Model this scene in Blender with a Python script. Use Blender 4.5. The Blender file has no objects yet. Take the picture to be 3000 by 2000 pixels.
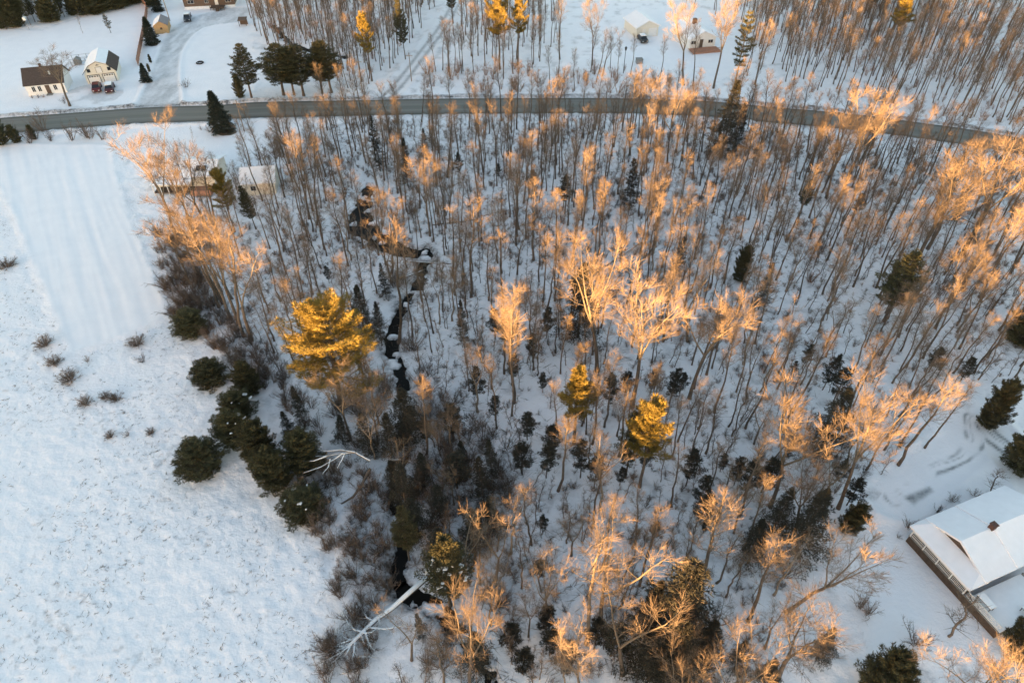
import bpy, math, random
import numpy as np
from mathutils import Vector, Matrix, Quaternion
random.seed(7); np.random.seed(7)
sc = bpy.context.scene
COL = sc.collection
R = math.radians

# ------------------------------------------------------------ camera, sky, sun, exposure
CAM_H, CAM_F, CAM_P = 70.0, 2050.0, R(43)
cd = bpy.data.cameras.new("camera"); cam = bpy.data.objects.new("camera", cd); COL.objects.link(cam)
cam.location = (0, 0, CAM_H); cam.rotation_euler = (R(90) - CAM_P, 0, 0)
cd.sensor_width = 36; cd.lens = 36 * CAM_F / 3000; cd.clip_end = 6000; cd.clip_start = 0.5
sc.camera = cam

SUN_EL, SUN_AZ = R(1.9), R(32)          # light travels towards +Y, turned SUN_AZ to +X
w = bpy.data.worlds.new("World"); sc.world = w; w.use_nodes = True
nt = w.node_tree; nt.nodes.clear()
sky = nt.nodes.new("ShaderNodeTexSky"); sky.sky_type = 'NISHITA'; sky.sun_disc = False
sky.sun_elevation = SUN_EL; sky.sun_rotation = R(180) + SUN_AZ
sky.altitude = 200; sky.air_density = 1.0; sky.dust_density = 1.2; sky.ozone_density = 1.0
bg = nt.nodes.new("ShaderNodeBackground"); bg.inputs[1].default_value = 0.15
wo = nt.nodes.new("ShaderNodeOutputWorld")
nt.links.new(sky.outputs[0], bg.inputs[0]); nt.links.new(bg.outputs[0], wo.inputs[0])
sd = bpy.data.lights.new("sun", 'SUN'); so = bpy.data.objects.new("sun", sd); COL.objects.link(so)
sd.energy = 4.5; sd.angle = R(0.5); sd.color = (1.0, 0.56, 0.21)
ldir = Vector((math.sin(SUN_AZ) * math.cos(SUN_EL), math.cos(SUN_AZ) * math.cos(SUN_EL), -math.sin(SUN_EL)))
so.rotation_euler = ldir.to_track_quat('-Z', 'Y').to_euler(); so.location = (-60, -100, 90)
sc.view_settings.view_transform = 'Standard'; sc.view_settings.look = 'None'
sc.view_settings.exposure = 3.12; sc.view_settings.gamma = 1.0
try: sc.view_settings.use_curve_mapping = False
except Exception: pass
sc.cycles.max_bounces = 5; sc.cycles.diffuse_bounces = 3; sc.cycles.glossy_bounces = 2
sc.cycles.use_denoising = True

# ------------------------------------------------------------ pixel of the photograph -> place on the ground
_c, _s = math.cos(CAM_P), math.sin(CAM_P)
def G(u, v, z=0.0):
    a = (u - 1500) / CAM_F; b = -(v - 1000) / CAM_F
    dy, dz = _c + b * _s, -_s + b * _c
    t = (z - CAM_H) / dz
    return (a * t, dy * t)
def PJ(x, y, z=0.0):
    zc = y * _c - (z - CAM_H) * _s; yc = y * _s + (z - CAM_H) * _c
    return (1500 + CAM_F * x / zc, 1000 - CAM_F * yc / zc)
def hsolve(u, v, vt):
    x, y = G(u, v); lo, hi = 0.0, 60.0
    for _ in range(40):
        m = (lo + hi) / 2
        if PJ(x, y, m)[1] > vt: lo = m
        else: hi = m
    return lo

# ------------------------------------------------------------ geometry helpers
class MB:
    def __init__(s): s.v = []; s.f = []; s.m = []
    def add(s, vs, fs, mi=0):
        o = len(s.v); s.v += [tuple(p) for p in vs]
        for f in fs: s.f.append(tuple(i + o for i in f)); s.m.append(mi)
    def box(s, x0, x1, y0, y1, z0, z1, mi=0):
        s.add([(x0,y0,z0),(x1,y0,z0),(x1,y1,z0),(x0,y1,z0),(x0,y0,z1),(x1,y0,z1),(x1,y1,z1),(x0,y1,z1)],
              [(0,3,2,1),(4,5,6,7),(0,1,5,4),(1,2,6,5),(2,3,7,6),(3,0,4,7)], mi)
    def prism(s, prof, a0, a1, axis='y', mi=0):
        """closed profile of (h, z) pairs pushed along an axis"""
        n = len(prof)
        P = (lambda h, z, a: (h, a, z)) if axis == 'y' else (lambda h, z, a: (a, h, z))
        vs = [P(h, z, a0) for h, z in prof] + [P(h, z, a1) for h, z in prof]
        fs = [tuple(range(n)), tuple(range(2 * n - 1, n - 1, -1))]
        fs += [(i, i + n, (i + 1) % n + n, (i + 1) % n) for i in range(n)]
        s.add(vs, fs, mi)
    def tube(s, pts, rad, n=5, mi=0, cap=False):
        pts = [Vector(p) for p in pts]; o = len(s.v); k = len(pts)
        for i, p in enumerate(pts):
            t = (pts[min(i + 1, k - 1)] - pts[max(i - 1, 0)]).normalized()
            a = t.cross(Vector((0.31, 0.95, 0.07))).normalized() if abs(t.y) < .9 else t.cross(Vector((1, 0, 0))).normalized()
            b = t.cross(a)
            for j in range(n):
                q = 2 * math.pi * j / n
                s.v.append(tuple(p + (a * math.cos(q) + b * math.sin(q)) * rad[i]))
        for i in range(k - 1):
            for j in range(n):
                s.f.append((o+i*n+j, o+i*n+(j+1) % n, o+(i+1)*n+(j+1) % n, o+(i+1)*n+j)); s.m.append(mi)
        if cap:
            s.f.append(tuple(o + (k-1)*n + j for j in range(n))); s.m.append(mi)
            s.f.append(tuple(o + n - 1 - j for j in range(n))); s.m.append(mi)
    def spike(s, p0, p1, r, mi=0):
        p0 = Vector(p0); p1 = Vector(p1); t = (p1 - p0).normalized()
        a = t.cross(Vector((0.4, 0.2, 0.89))); a = a.normalized() if a.length > 1e-3 else Vector((1, 0, 0)); b = t.cross(a)
        o = len(s.v)
        for j in range(3):
            q = 2.0944 * j; s.v.append(tuple(p0 + (a * math.cos(q) + b * math.sin(q)) * r))
        s.v.append(tuple(p1))
        for j in range(3): s.f.append((o + j, o + (j + 1) % 3, o + 3)); s.m.append(mi)
    def blade(s, p0, p1, wv, mi=0):
        o = len(s.v); s.v += [tuple(p0 - wv), tuple(p0 + wv), tuple(p1)]; s.f.append((o, o+1, o+2)); s.m.append(mi)
    def mesh(s, name, mats, smooth=False):
        me = bpy.data.meshes.new(name)
        me.from_pydata(s.v, [], s.f)
        for m in (mats if isinstance(mats, (list, tuple)) else [mats]): me.materials.append(m)
        me.polygons.foreach_set('material_index', s.m)
        if smooth: me.polygons.foreach_set('use_smooth', [True] * len(s.f))
        me.update(); return me

LANDS = []          # landmarks used when labels say where a thing stands
AUTO = []           # things whose label is written after everything has been placed
def setp(o, label=None, cat=None, group=None, kind=None):
    if label: o['label'] = label
    if cat: o['category'] = cat
    if group: o['group'] = group
    if kind: o['kind'] = kind
    return o
def link(name, me, parent=None, loc=(0, 0, 0), rz=0.0):
    o = bpy.data.objects.new(name, me); COL.objects.link(o); o.location = loc; o.rotation_euler = (0, 0, rz)
    if parent: o.parent = parent
    return o
def thing(name, label, cat, x, y, z=0.0, rz=0.0, group=None):
    o = link(name, None, None, (x, y, z), rz); o.empty_display_size = .5
    return setp(o, label, cat, group)
def part(name, mb, mat, parent, label=None, smooth=False, kind=None):
    o = link(name, mb.mesh(name, mat, smooth), parent)
    return setp(o, label, kind=kind)

# ------------------------------------------------------------ materials
def new_mat(name):
    m = bpy.data.materials.new(name); m.use_nodes = True
    n = m.node_tree.nodes; b = n['Principled BSDF']; return m, n, m.node_tree.links, b
def mat(name, col, rough=.8, var=.15, scale=3.0, obvar=0.0, bump=0.0, spec=.3, metal=0.0):
    m, n, l, b = new_mat(name)
    b.inputs['Roughness'].default_value = rough; b.inputs['Specular IOR Level'].default_value = spec
    b.inputs['Metallic'].default_value = metal
    tc = n.new('ShaderNodeTexCoord'); nz = n.new('ShaderNodeTexNoise'); nz.inputs['Scale'].default_value = scale
    nz.inputs['Detail'].default_value = 5; l.new(tc.outputs['Object'], nz.inputs['Vector'])
    mr = n.new('ShaderNodeMapRange'); mr.inputs[1].default_value = .3; mr.inputs[2].default_value = .7
    mr.inputs[3].default_value = 1 - var; mr.inputs[4].default_value = 1 + var; l.new(nz.outputs['Fac'], mr.inputs[0])
    fac = mr.outputs[0]
    if obvar:
        oi = n.new('ShaderNodeObjectInfo'); m2 = n.new('ShaderNodeMapRange')
        m2.inputs[3].default_value = 1 - obvar; m2.inputs[4].default_value = 1 + obvar
        l.new(oi.outputs['Random'], m2.inputs[0])
        mm = n.new('ShaderNodeMath'); mm.operation = 'MULTIPLY'; l.new(fac, mm.inputs[0]); l.new(m2.outputs[0], mm.inputs[1]); fac = mm.outputs[0]
    vm = n.new('ShaderNodeVectorMath'); vm.operation = 'SCALE'; vm.inputs[0].default_value = col; l.new(fac, vm.inputs['Scale'])
    l.new(vm.outputs[0], b.inputs['Base Color'])
    if bump:
        bp = n.new('ShaderNodeBump'); bp.inputs['Strength'].default_value = bump; bp.inputs['Distance'].default_value = .05
        l.new(nz.outputs['Fac'], bp.inputs['Height']); l.new(bp.outputs[0], b.inputs['Normal'])
    return m
BARK = mat('bark_grey_brown', (.125, .098, .078), .9, .3, 2.5, .3, .5)
BARKL = mat('bark_pale', (.27, .215, .165), .9, .25, 2.5, .2, .3)
LIMB = mat('limb_bark', (.17, .135, .10), .9, .2, 2.0, .25)
TWIG = mat('twig_bark', (.19, .140, .10), .9, .2, 2.0, .25)
BIRCH = mat('birch_bark', (.42, .37, .31), .8, .3, 4.0, .15)
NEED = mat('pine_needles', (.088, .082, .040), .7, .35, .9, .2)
NEEDLIT = mat('sunlit_pine_needles', (.23, .168, .038), .7, .35, .9, .1)  # brighter needles for the lit pines, with golden sunlight painted into the colour
NEEDB = mat('spruce_needles', (.038, .046, .034), .75, .35, .9, .2)
NEEDD = mat('hemlock_needles', (.048, .045, .033), .75, .35, .9, .3)
SHRUB = mat('shrub_twigs', (.150, .112, .088), .9, .25, 2.0, .3)
SHRUBR = mat('reddish_shrub_twigs', (.30, .18, .12), .9, .25, 2.0, .2)
SNOWCAP = mat('snow_cap', (.86, .87, .89), .7, .03, 2.0, 0, .3)
STRAW = mat('dead_grass', (.16, .13, .10), .9, .3, 2.0, 0)

# ------------------------------------------------------------ ground layout (shared curves)
def gp(pts, z=0): return np.array([G(u, v, z) for u, v in pts])
ROAD = gp([(-420,398),(-150,380),(30,366),(160,357),(400,339),(620,331),(750,322),(1000,317),(1250,312),(1500,310),(1800,310),(2050,317),(2250,335),(2500,357),(2700,383),(2850,404),(3050,440),(3400,520)])
DRIVE = gp([(462,312),(470,280),(478,235),(500,150),(540,90),(600,62),(680,45)])
DRIVEW = [5.0,3.8,3.0,2.7,3.4,4.5,7.0]
SIDE = gp([(1085,300),(1130,285),(1175,240),(1240,155),(1300,75),(1340,0),(1370,-60)])
BROOK = gp([(1085,540),(1062,600),(1058,640),(1085,690),(1120,702),(1165,728),(1215,738),(1250,738),(1243,775),(1228,815),(1205,862),(1180,900),(1150,960),(1150,1020),(1165,1075),(1180,1130),(1190,1200),(1172,1320),(1160,1400),(1162,1480),(1185,1550),(1172,1610),(1162,1680),(1165,1715),(1210,1745),(1290,1780),(1350,1850),(1420,1940),(1440,1990),(1460,2080)])
BROOK2 = gp([(800,70),(830,105),(860,128),(900,145),(950,155),(1015,166)])
HDRIVE = gp([(2620,1460),(2700,1390),(2760,1345),(2820,1300),(2850,1220),(2960,1330),(3060,1440)])
SPLINES = {}
def smooth_poly(P, n=8):
    out = []
    for i in range(len(P) - 1):
        p0, p1, p2, p3 = P[max(i-1, 0)], P[i], P[i+1], P[min(i+2, len(P)-1)]
        for k in range(n):
            t = k / n
            out.append(.5*((2*p1)+(-p0+p2)*t+(2*p0-5*p1+4*p2-p3)*t*t+(-p0+3*p1-3*p2+p3)*t**3))
    out.append(P[-1]); return np.array(out)
ROAD, DRIVE_S, SIDE, BROOK, BROOK2, HDRIVE = [smooth_poly(p) for p in (ROAD, DRIVE, SIDE, BROOK, BROOK2, HDRIVE)]
FIELD = gp([(-300,420),(150,424),(330,426),(335,500),(385,640),(432,770),(494,930),(360,985),(215,1035),(190,1000),(110,800),(45,640),(5,560),(-300,300)])
ROUGH = gp([(-400,470),(0,560),(215,1035),(494,935),(640,960),(640,1290),(700,1440),(800,1500),(920,1560),(1000,1760),(940,1920),(900,2100),(-700,2300)])
def inpoly(x, y, P):
    r = np.zeros(x.shape, bool); n = len(P)
    for i in range(n):
        x1, y1 = P[i]; x2, y2 = P[(i+1) % n]
        c = ((y1 > y) != (y2 > y)) & (x < (x2-x1)*(y-y1)/((y2-y1) or 1e-9)+x1); r ^= c
    return r
def pdist(x, y, P, closed=False):
    """distance to a polyline and the distance along it"""
    best = np.full(x.shape, 1e9); along = np.zeros(x.shape); side = np.zeros(x.shape); acc = 0
    n = len(P)
    for i in range(n if closed else n-1):
        ax, ay = P[i]; bx, by = P[(i+1) % n]; dx, dy = bx-ax, by-ay; L2 = dx*dx+dy*dy+1e-9; L = math.sqrt(L2)
        t = np.clip(((x-ax)*dx+(y-ay)*dy)/L2, 0, 1)
        ex, ey = x-ax-t*dx, y-ay-t*dy; d = np.hypot(ex, ey); m = d < best
        best[m] = d[m]; along[m] = (acc+t*L)[m]; side[m] = np.sign(dx*ey-dy*ex)[m]; acc += L
    return best, along, side
def sstep(a, b, x): t = np.clip((x-a)/(b-a), 0, 1); return t*t*(3-2*t)
_rs = np.random.RandomState(3)
def vnoise(x, y, s, seed=0):
    """value noise, vectorised"""
    x = x/s; y = y/s; xi = np.floor(x).astype(np.int64); yi = np.floor(y).astype(np.int64); fx = x-xi; fy = y-yi
    def h(i, j):
        n = (i*374761393+j*668265263+seed*982451653) & 0x7fffffff
        n = ((n ^ (n >> 13))*1274126177) & 0x7fffffff
        return ((n ^ (n >> 16)) & 0xffff)/65535.0
    fx = fx*fx*(3-2*fx); fy = fy*fy*(3-2*fy)
    return (h(xi, yi)*(1-fx)+h(xi+1, yi)*fx)*(1-fy)+(h(xi, yi+1)*(1-fx)+h(xi+1, yi+1)*fx)*fy
def fbm(x, y, s, o=3, seed=0): return sum(vnoise(x, y, s/2**k, seed+k)*.5**k for k in range(o))/sum(.5**k for k in range(o))

# ------------------------------------------------------------ ground
ys = [18.0]
while ys[-1] < 262: ys.append(ys[-1] + .26 + (ys[-1]-18)*.0021)
rows = [-3000, -1400, -700, -450, -340, -280, -240, -210, -190, -175, -160, -145, -130, -110, -80, -50, -20, 0, 10] + ys + [275, 300, 340, 420, 600, 1000, 2000, 4000]
fine = list(np.linspace(-1, 1, 680)); ext = [1.04, 1.1, 1.2, 1.35, 1.6, 2, 2.6, 3.5, 5, 8, 14, 30, 60]
us = np.array([-e for e in ext[::-1]] + fine + ext)
rows = np.array(rows, float); wy = np.where(rows < 18, 55, np.minimum(44 + .6*rows, 230))
X = us[None, :]*wy[:, None]; Y = np.repeat(rows[:, None], len(us), 1)
def near(P, m):
    return (X > P[:,0].min()-m) & (X < P[:,0].max()+m) & (Y > P[:,1].min()-m) & (Y < P[:,1].max()+m)
def pd_on(P, m=14, closed=False):
    D = np.full(X.shape, 1e3); A = np.zeros(X.shape); S = np.zeros(X.shape); k = near(P, m)
    d, a, s_ = pdist(X[k], Y[k], P, closed); D[k] = d; A[k] = a; S[k] = s_; return D, A, S
dR, aR, sR = pd_on(ROAD); dD, aD, _ = pd_on(DRIVE_S); dS, aS, sS = pd_on(SIDE); dB, aB, _ = pd_on(BROOK); dB2, aB2, _ = pd_on(BROOK2); dH, aH, sH = pd_on(HDRIVE)
inF = inpoly(X, Y, FIELD); dF, _, _ = pd_on(FIELD, 14, True); sF = np.where(inF, dF, -dF)
inG = inpoly(X, Y, ROUGH); dG, _, _ = pd_on(ROUGH, 14, True); sG = np.where(inG, np.minimum(dG, 50), -dG)
n_big = fbm(X, Y, 26, 3, 1); n_mid = fbm(X, Y, 4, 3, 5); n_sm = fbm(X, Y, 1.1, 2, 9); n_x = fbm(X*.9, Y*1.6, .75, 2, 21)
smoothm = sstep(-.6, .8, sF)
rough = sstep(-1.5, 1.5, sG)*(1-smoothm)
yard = inpoly(X, Y, gp([(-300,420),(-300,60),(120,90),(300,30),(520,-30),(740,-30),(740,290),(1060,285),(1100,340),(760,420),(700,470),(450,470),(330,426)])) | inpoly(X, Y, gp([(1780,260),(1760,120),(1830,30),(2150,30),(2180,200),(2060,260)])) | inpoly(X, Y, gp([(2590,1420),(2860,1180),(3100,1380),(3100,1900),(2560,1960),(2480,1700)]))
yardm = np.where(yard, 1.0, 0.0)
woods = np.clip(1 - smoothm - rough - yardm, 0, 1)
Z = (n_big-.5)*.35*(1-yardm*.8)
Z += (n_mid-.5)*(.16*rough+.42*woods+.05*yardm) + (n_sm-.5)*(.14*rough+.22*woods+.03*yardm) + (n_x-.5)*(.17*rough+.06*woods)
Z += smoothm*(.10 + .05*np.sin((X*.85+Y*.53)*1.9+1.2*n_mid)*(n_big) + .10*(fbm(X*.85+Y*.53, (X*.53-Y*.85)*.06, .8, 2, 19)-.5))
# field edge lip
Z += .12*np.exp(-(sF/.7)**2)
# road bed and ploughed banks
nb = .3+1.5*fbm(X, Y, 1.8, 2, 33)
Z = np.where(dR < 6, Z*sstep(4, 6, dR), Z)
Z += .42*nb*np.exp(-((dR-5.3)/.8)**2); Z = np.where(dR < 4.5, -.06, Z)
dw = np.interp(aD, np.linspace(0, aD.max()+1e-6, len(DRIVEW)), DRIVEW)
onD = sstep(dw+.5, dw-.5, dD); Z = Z*(1-onD) + .22*nb*np.exp(-((dD-dw-.6)/.5)**2)*(dR > 5) + onD*0.0
onS = sstep(2.6, 1.8, dS); Z = Z*(1-onS) + .2*nb*np.exp(-((dS-3.1)/.6)**2)*(dR > 5)
onH = sstep(2.8, 2.0, dH); Z = Z*(1-onH) + .22*nb*np.exp(-((dH-3.4)/.7)**2)
Z = np.where(dR < 4.5, -.06, Z)
# brook channels
bw = .35 + 1.0*fbm(X, Y, 2.6, 3, 51) + .9*(n_sm-.5)
bw = bw + 1.5*np.exp(-((aB-16)/11)**2)
ch = sstep(bw+.5, bw-.25, dB); ch2 = sstep(1.4, .5, dB2 + (n_sm-.5)*1.5)
rocks = sstep(.60, .70, fbm(X, Y, 1.5, 3, 71))
Z = Z*(1-ch) - ch*(.55) + ch*rocks*.5; Z = Z*(1-ch2) - ch2*.5
# unseen ridge behind the viewer, its crest shaped to hold back the low sun
ridge = 21.0 - 2.2*np.exp(-((X+228)/22)**2) - 2.6*np.exp(-((X+82)/17)**2) + 1.6*np.sin(X*.021+1.0) + 1.6*np.sin(X*.057+.3) + 1.2*np.sin(X*.13)
ridge = ridge + 2.5*sstep(-150, -260, X) + 3*sstep(-260, -380, X)
Z = np.where(Y < 0, ridge*sstep(-60, -160, Y)*(1-sstep(-190, -460, Y)*.5), Z)
far = (Y > 262) | (np.abs(us)[None, :] > 1.3)
Z = np.where(far & (Y > 0), Z*.2 + 6*sstep(300, 1500, np.hypot(X, Y)), Z)
# stains: R dirt and leaf litter, G packed tracks, B smooth snow, A woods floor
dirt = .95*np.exp(-((dR-4.8)/.7)**2)*(.3+1.2*fbm(X, Y, 1.6, 2, 41)) + .35*sstep(.58, .8, fbm(X, Y, 2.1, 3, 61))*woods + ch*1.0*(1-rocks) + .7*np.exp(-((dB-bw-.4)/.7)**2)*sstep(.4, .6, n_mid) + ch2*.8
dirt += .38*sstep(.66, .82, fbm(X, Y*1.4, .55, 2, 63)*.6+fbm(X, Y, 6, 2, 64)*.4)*rough
lat = dD/np.maximum(dw, .1)
trk = onD*(.05+.75*fbm(X*1.0, Y*.35, 1.2, 3, 81))
s_off = dS*sS
trk = np.maximum(trk, (np.exp(-((s_off-1.0)/.5)**2)+np.exp(-((s_off+1.0)/.5)**2))*.7*(dR > 4)*(aS > 3))
h_off = dH*sH
hw = h_off + 1.6*(n_mid-.5) + .9*np.sin(aH*.13)
trk = np.maximum(trk, 1.0*onH*(np.exp(-((hw-.8)/.22)**2)+np.exp(-((hw+.8)/.22)**2)+.6*np.exp(-((hw-.2)/.12)**2))*sstep(.3, .6, fbm(X, Y, 2.5, 2, 8)))
pk = inpoly(X, Y, gp([(2648,1456),(2722,1426),(2733,1438),(2676,1477)])); PK = gp([(2648,1456),(2722,1426),(2733,1438),(2676,1477)]); dP, _, _ = pd_on(PK, 3, True); sP = np.where(pk, dP, -dP)
trk = np.maximum(trk, sstep(-.35, .35, sP)*(.6*fbm(X, Y, 1.0, 2, 5)+.5))
pk2 = (np.hypot(X+99, Y-160) < 7) ; trk = np.maximum(trk, pk2*.35*sstep(.45, .7, fbm(X, Y, 3, 3, 14)))
trk = np.maximum(trk, .5*sstep(.5, .8, fbm(X, Y, 2.2, 3, 15))*np.exp(-((dR-6.5)/1.5)**2)*.4)
nr, ncol = X.shape
V = np.stack([X, Y, Z], -1).reshape(-1, 3).astype(np.float32)
i = np.arange(nr*ncol).reshape(nr, ncol); q = np.stack([i[:-1, :-1], i[:-1, 1:], i[1:, 1:], i[1:, :-1]], -1).reshape(-1, 4)
me = bpy.data.meshes.new('ground'); me.vertices.add(len(V)); me.vertices.foreach_set('co', V.ravel())
me.loops.add(q.size); me.loops.foreach_set('vertex_index', q.ravel().astype(np.int32))
me.polygons.add(len(q)); me.polygons.foreach_set('loop_start', np.arange(0, q.size, 4, dtype=np.int32))
me.polygons.foreach_set('loop_total', np.full(len(q), 4, np.int32)); me.polygons.foreach_set('use_smooth', np.ones(len(q), bool))
me.update(calc_edges=True)
ca = me.color_attributes.new('stain', 'FLOAT_COLOR', 'POINT')
ca.data.foreach_set('color', np.stack([np.clip(dirt, 0, 1), np.clip(trk, 0, 1), smoothm, woods], -1).reshape(-1).astype(np.float32))
m, n, l, b = new_mat('snow_ground'); b.inputs['Roughness'].default_value = .65; b.inputs['Specular IOR Level'].default_value = .2
at = n.new('ShaderNodeAttribute'); at.attribute_name = 'stain'; sp = n.new('ShaderNodeSeparateColor'); l.new(at.outputs['Color'], sp.inputs[0])
tc = n.new('ShaderNodeTexCoord')
def noise(sc_, det=4, rough_=.55, vec=None):
    z = n.new('ShaderNodeTexNoise'); z.inputs['Scale'].default_value = sc_; z.inputs['Detail'].default_value = det; z.inputs['Roughness'].default_value = rough_
    l.new(vec or tc.outputs['Object'], z.inputs['Vector']); return z.outputs['Fac']
def mapr(i_, a, b_, c=0, d=1):
    r = n.new('ShaderNodeMapRange'); r.inputs[1].default_value = a; r.inputs[2].default_value = b_; r.inputs[3].default_value = c; r.inputs[4].default_value = d
    l.new(i_, r.inputs[0]); return r.outputs[0]
def mix(f, a, b_):
    x = n.new('ShaderNodeMix'); x.data_type = 'RGBA'
    if isinstance(f, (int, float)): x.inputs[0].default_value = f
    else: l.new(f, x.inputs[0])
    for k, s_ in ((6, a), (7, b_)):
        if isinstance(s_, tuple): x.inputs[k].default_value = (*s_, 1)
        else: l.new(s_, x.inputs[k])
    return x.outputs[2]
def mul(a, b_):
    x = n.new('ShaderNodeMath'); x.operation = 'MULTIPLY'; l.new(a, x.inputs[0])
    if isinstance(b_, (int, float)): x.inputs[1].default_value = b_
    else: l.new(b_, x.inputs[1])
    return x.outputs[0]
c0 = mix(mapr(noise(.35, 5), .35, .65), (.87, .855, .885), (.83, .82, .855))
c1 = mix(mul(at.outputs['Alpha'], mapr(noise(2.6, 4, .7), .60, .74, 0, .45)), c0, (.24, .215, .20))
c2 = mix(mul(sp.outputs[0], mapr(noise(1.8, 5, .7), .25, .6)), c1, (.034, .028, .023))
c3 = mix(mul(sp.outputs[1], mapr(noise(1.2, 4, .7), .2, .6, .45, 1)), c2, (.16, .17, .18))
l.new(c3, b.inputs['Base Color'])
bp = n.new('ShaderNodeBump'); bp.inputs['Distance'].default_value = .22
hh = noise(2.2, 6, .6); l.new(hh, bp.inputs['Height']); l.new(mapr(sp.outputs[2], 0, 1, .5, .05), bp.inputs['Strength'])
l.new(bp.outputs[0], b.inputs['Normal'])
me.materials.append(m)
g = link('snowy_ground', me); setp(g, kind='structure')

# road strip
def strip(name, P, half, z, mat_, u_n=9, kind='structure', halfs=None, zf=None):
    T = np.gradient(P, axis=0); T /= np.linalg.norm(T, axis=1)[:, None]; N = np.stack([-T[:, 1], T[:, 0]], 1)
    vs = []; fs = []
    for k, p in enumerate(P):
        h = halfs[k] if halfs is not None else half
        for j in range(u_n):
            o_ = (j/(u_n-1)*2-1)
            q_ = p + N[k]*o_*h; vs.append((q_[0], q_[1], z + (.06*(1-o_*o_) if zf is None else zf)))
    for k in range(len(P)-1):
        for j in range(u_n-1):
            a = k*u_n+j; fs.append((a, a+u_n, a+u_n+1, a+1))
    me = bpy.data.meshes.new(name); me.from_pydata(vs, [], fs)
    uv = me.uv_layers.new(name='uv'); L = np.concatenate([[0], np.cumsum(np.linalg.norm(np.diff(P, axis=0), axis=1))])
    for lp in me.loops: uv.data[lp.index].uv = ((lp.vertex_index % u_n)/(u_n-1), L[lp.vertex_index//u_n]/8)
    me.materials.append(mat_); o = link(name, me); setp(o, kind=kind); return o
m, n, l, b = new_mat('salted_asphalt'); b.inputs['Roughness'].default_value = .95; b.inputs['Specular IOR Level'].default_value = .08
tc = n.new('ShaderNodeTexCoord'); uvn = n.new('ShaderNodeUVMap'); mpn = n.new('ShaderNodeMapping'); mpn.inputs['Scale'].default_value = (9, .25, 1)
l.new(uvn.outputs[0], mpn.inputs[0]); stn = noise(1.0, 4, .6, mpn.outputs[0])
sx = n.new('ShaderNodeSeparateXYZ'); l.new(uvn.outputs[0], sx.inputs[0])
rp = n.new('ShaderNodeValToRGB'); l.new(sx.outputs[0], rp.inputs[0]); e = rp.color_ramp.elements
e[0].position = 0; e[0].color = (.10, .095, .085, 1); e[1].position = 1; e[1].color = (.10, .095, .085, 1)
for p_, c_ in ((.07, (.13,.125,.115)), (.17, (.215,.208,.19)), (.28, (.24,.232,.214)), (.36, (.20,.195,.178)), (.49, (.17,.18,.165)), (.51, (.19,.19,.165)), (.53, (.20,.195,.178)), (.62, (.235,.228,.21)), (.73, (.20,.195,.182)), (.85, (.215,.208,.19)), (.94, (.12,.12,.112))):
    x = e.new(p_); x.color = (*c_, 1)
ca_ = mix(mapr(stn, .3, .7, 0, .55), rp.outputs[0], (.15, .135, .112)); l.new(ca_, b.inputs['Base Color'])
strip('road', ROAD, 4.1, -.02, m)
WATER, n, l, b = new_mat('dark_brook_water'); b.inputs['Base Color'].default_value = (.012, .011, .010, 1); b.inputs['Roughness'].default_value = .2; b.inputs['Specular IOR Level'].default_value = .05
tc = n.new('ShaderNodeTexCoord'); bp = n.new('ShaderNodeBump'); bp.inputs['Strength'].default_value = .15; bp.inputs['Distance'].default_value = .05; l.new(noise(3, 3), bp.inputs['Height']); l.new(bp.outputs[0], b.inputs['Normal'])
strip('brook_water', BROOK, 3.2, -.40, WATER, 2, zf=0)
strip('brook_water', BROOK2, 1.6, -.36, WATER, 2, zf=0)

# height of the ground at a spot, for setting things on it
import bisect
_rows = rows.tolist(); _us = us.tolist()
def gidx(x, y):
    r = min(max(bisect.bisect_left(_rows, y), 1), len(_rows)-1); r = r if abs(_rows[r]-y) < abs(_rows[r-1]-y) else r-1
    c = min(max(bisect.bisect_left(_us, x/float(wy[r])), 1), len(_us)-1); return r, c
def ground_z(x, y): return float(Z[gidx(x, y)])

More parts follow.
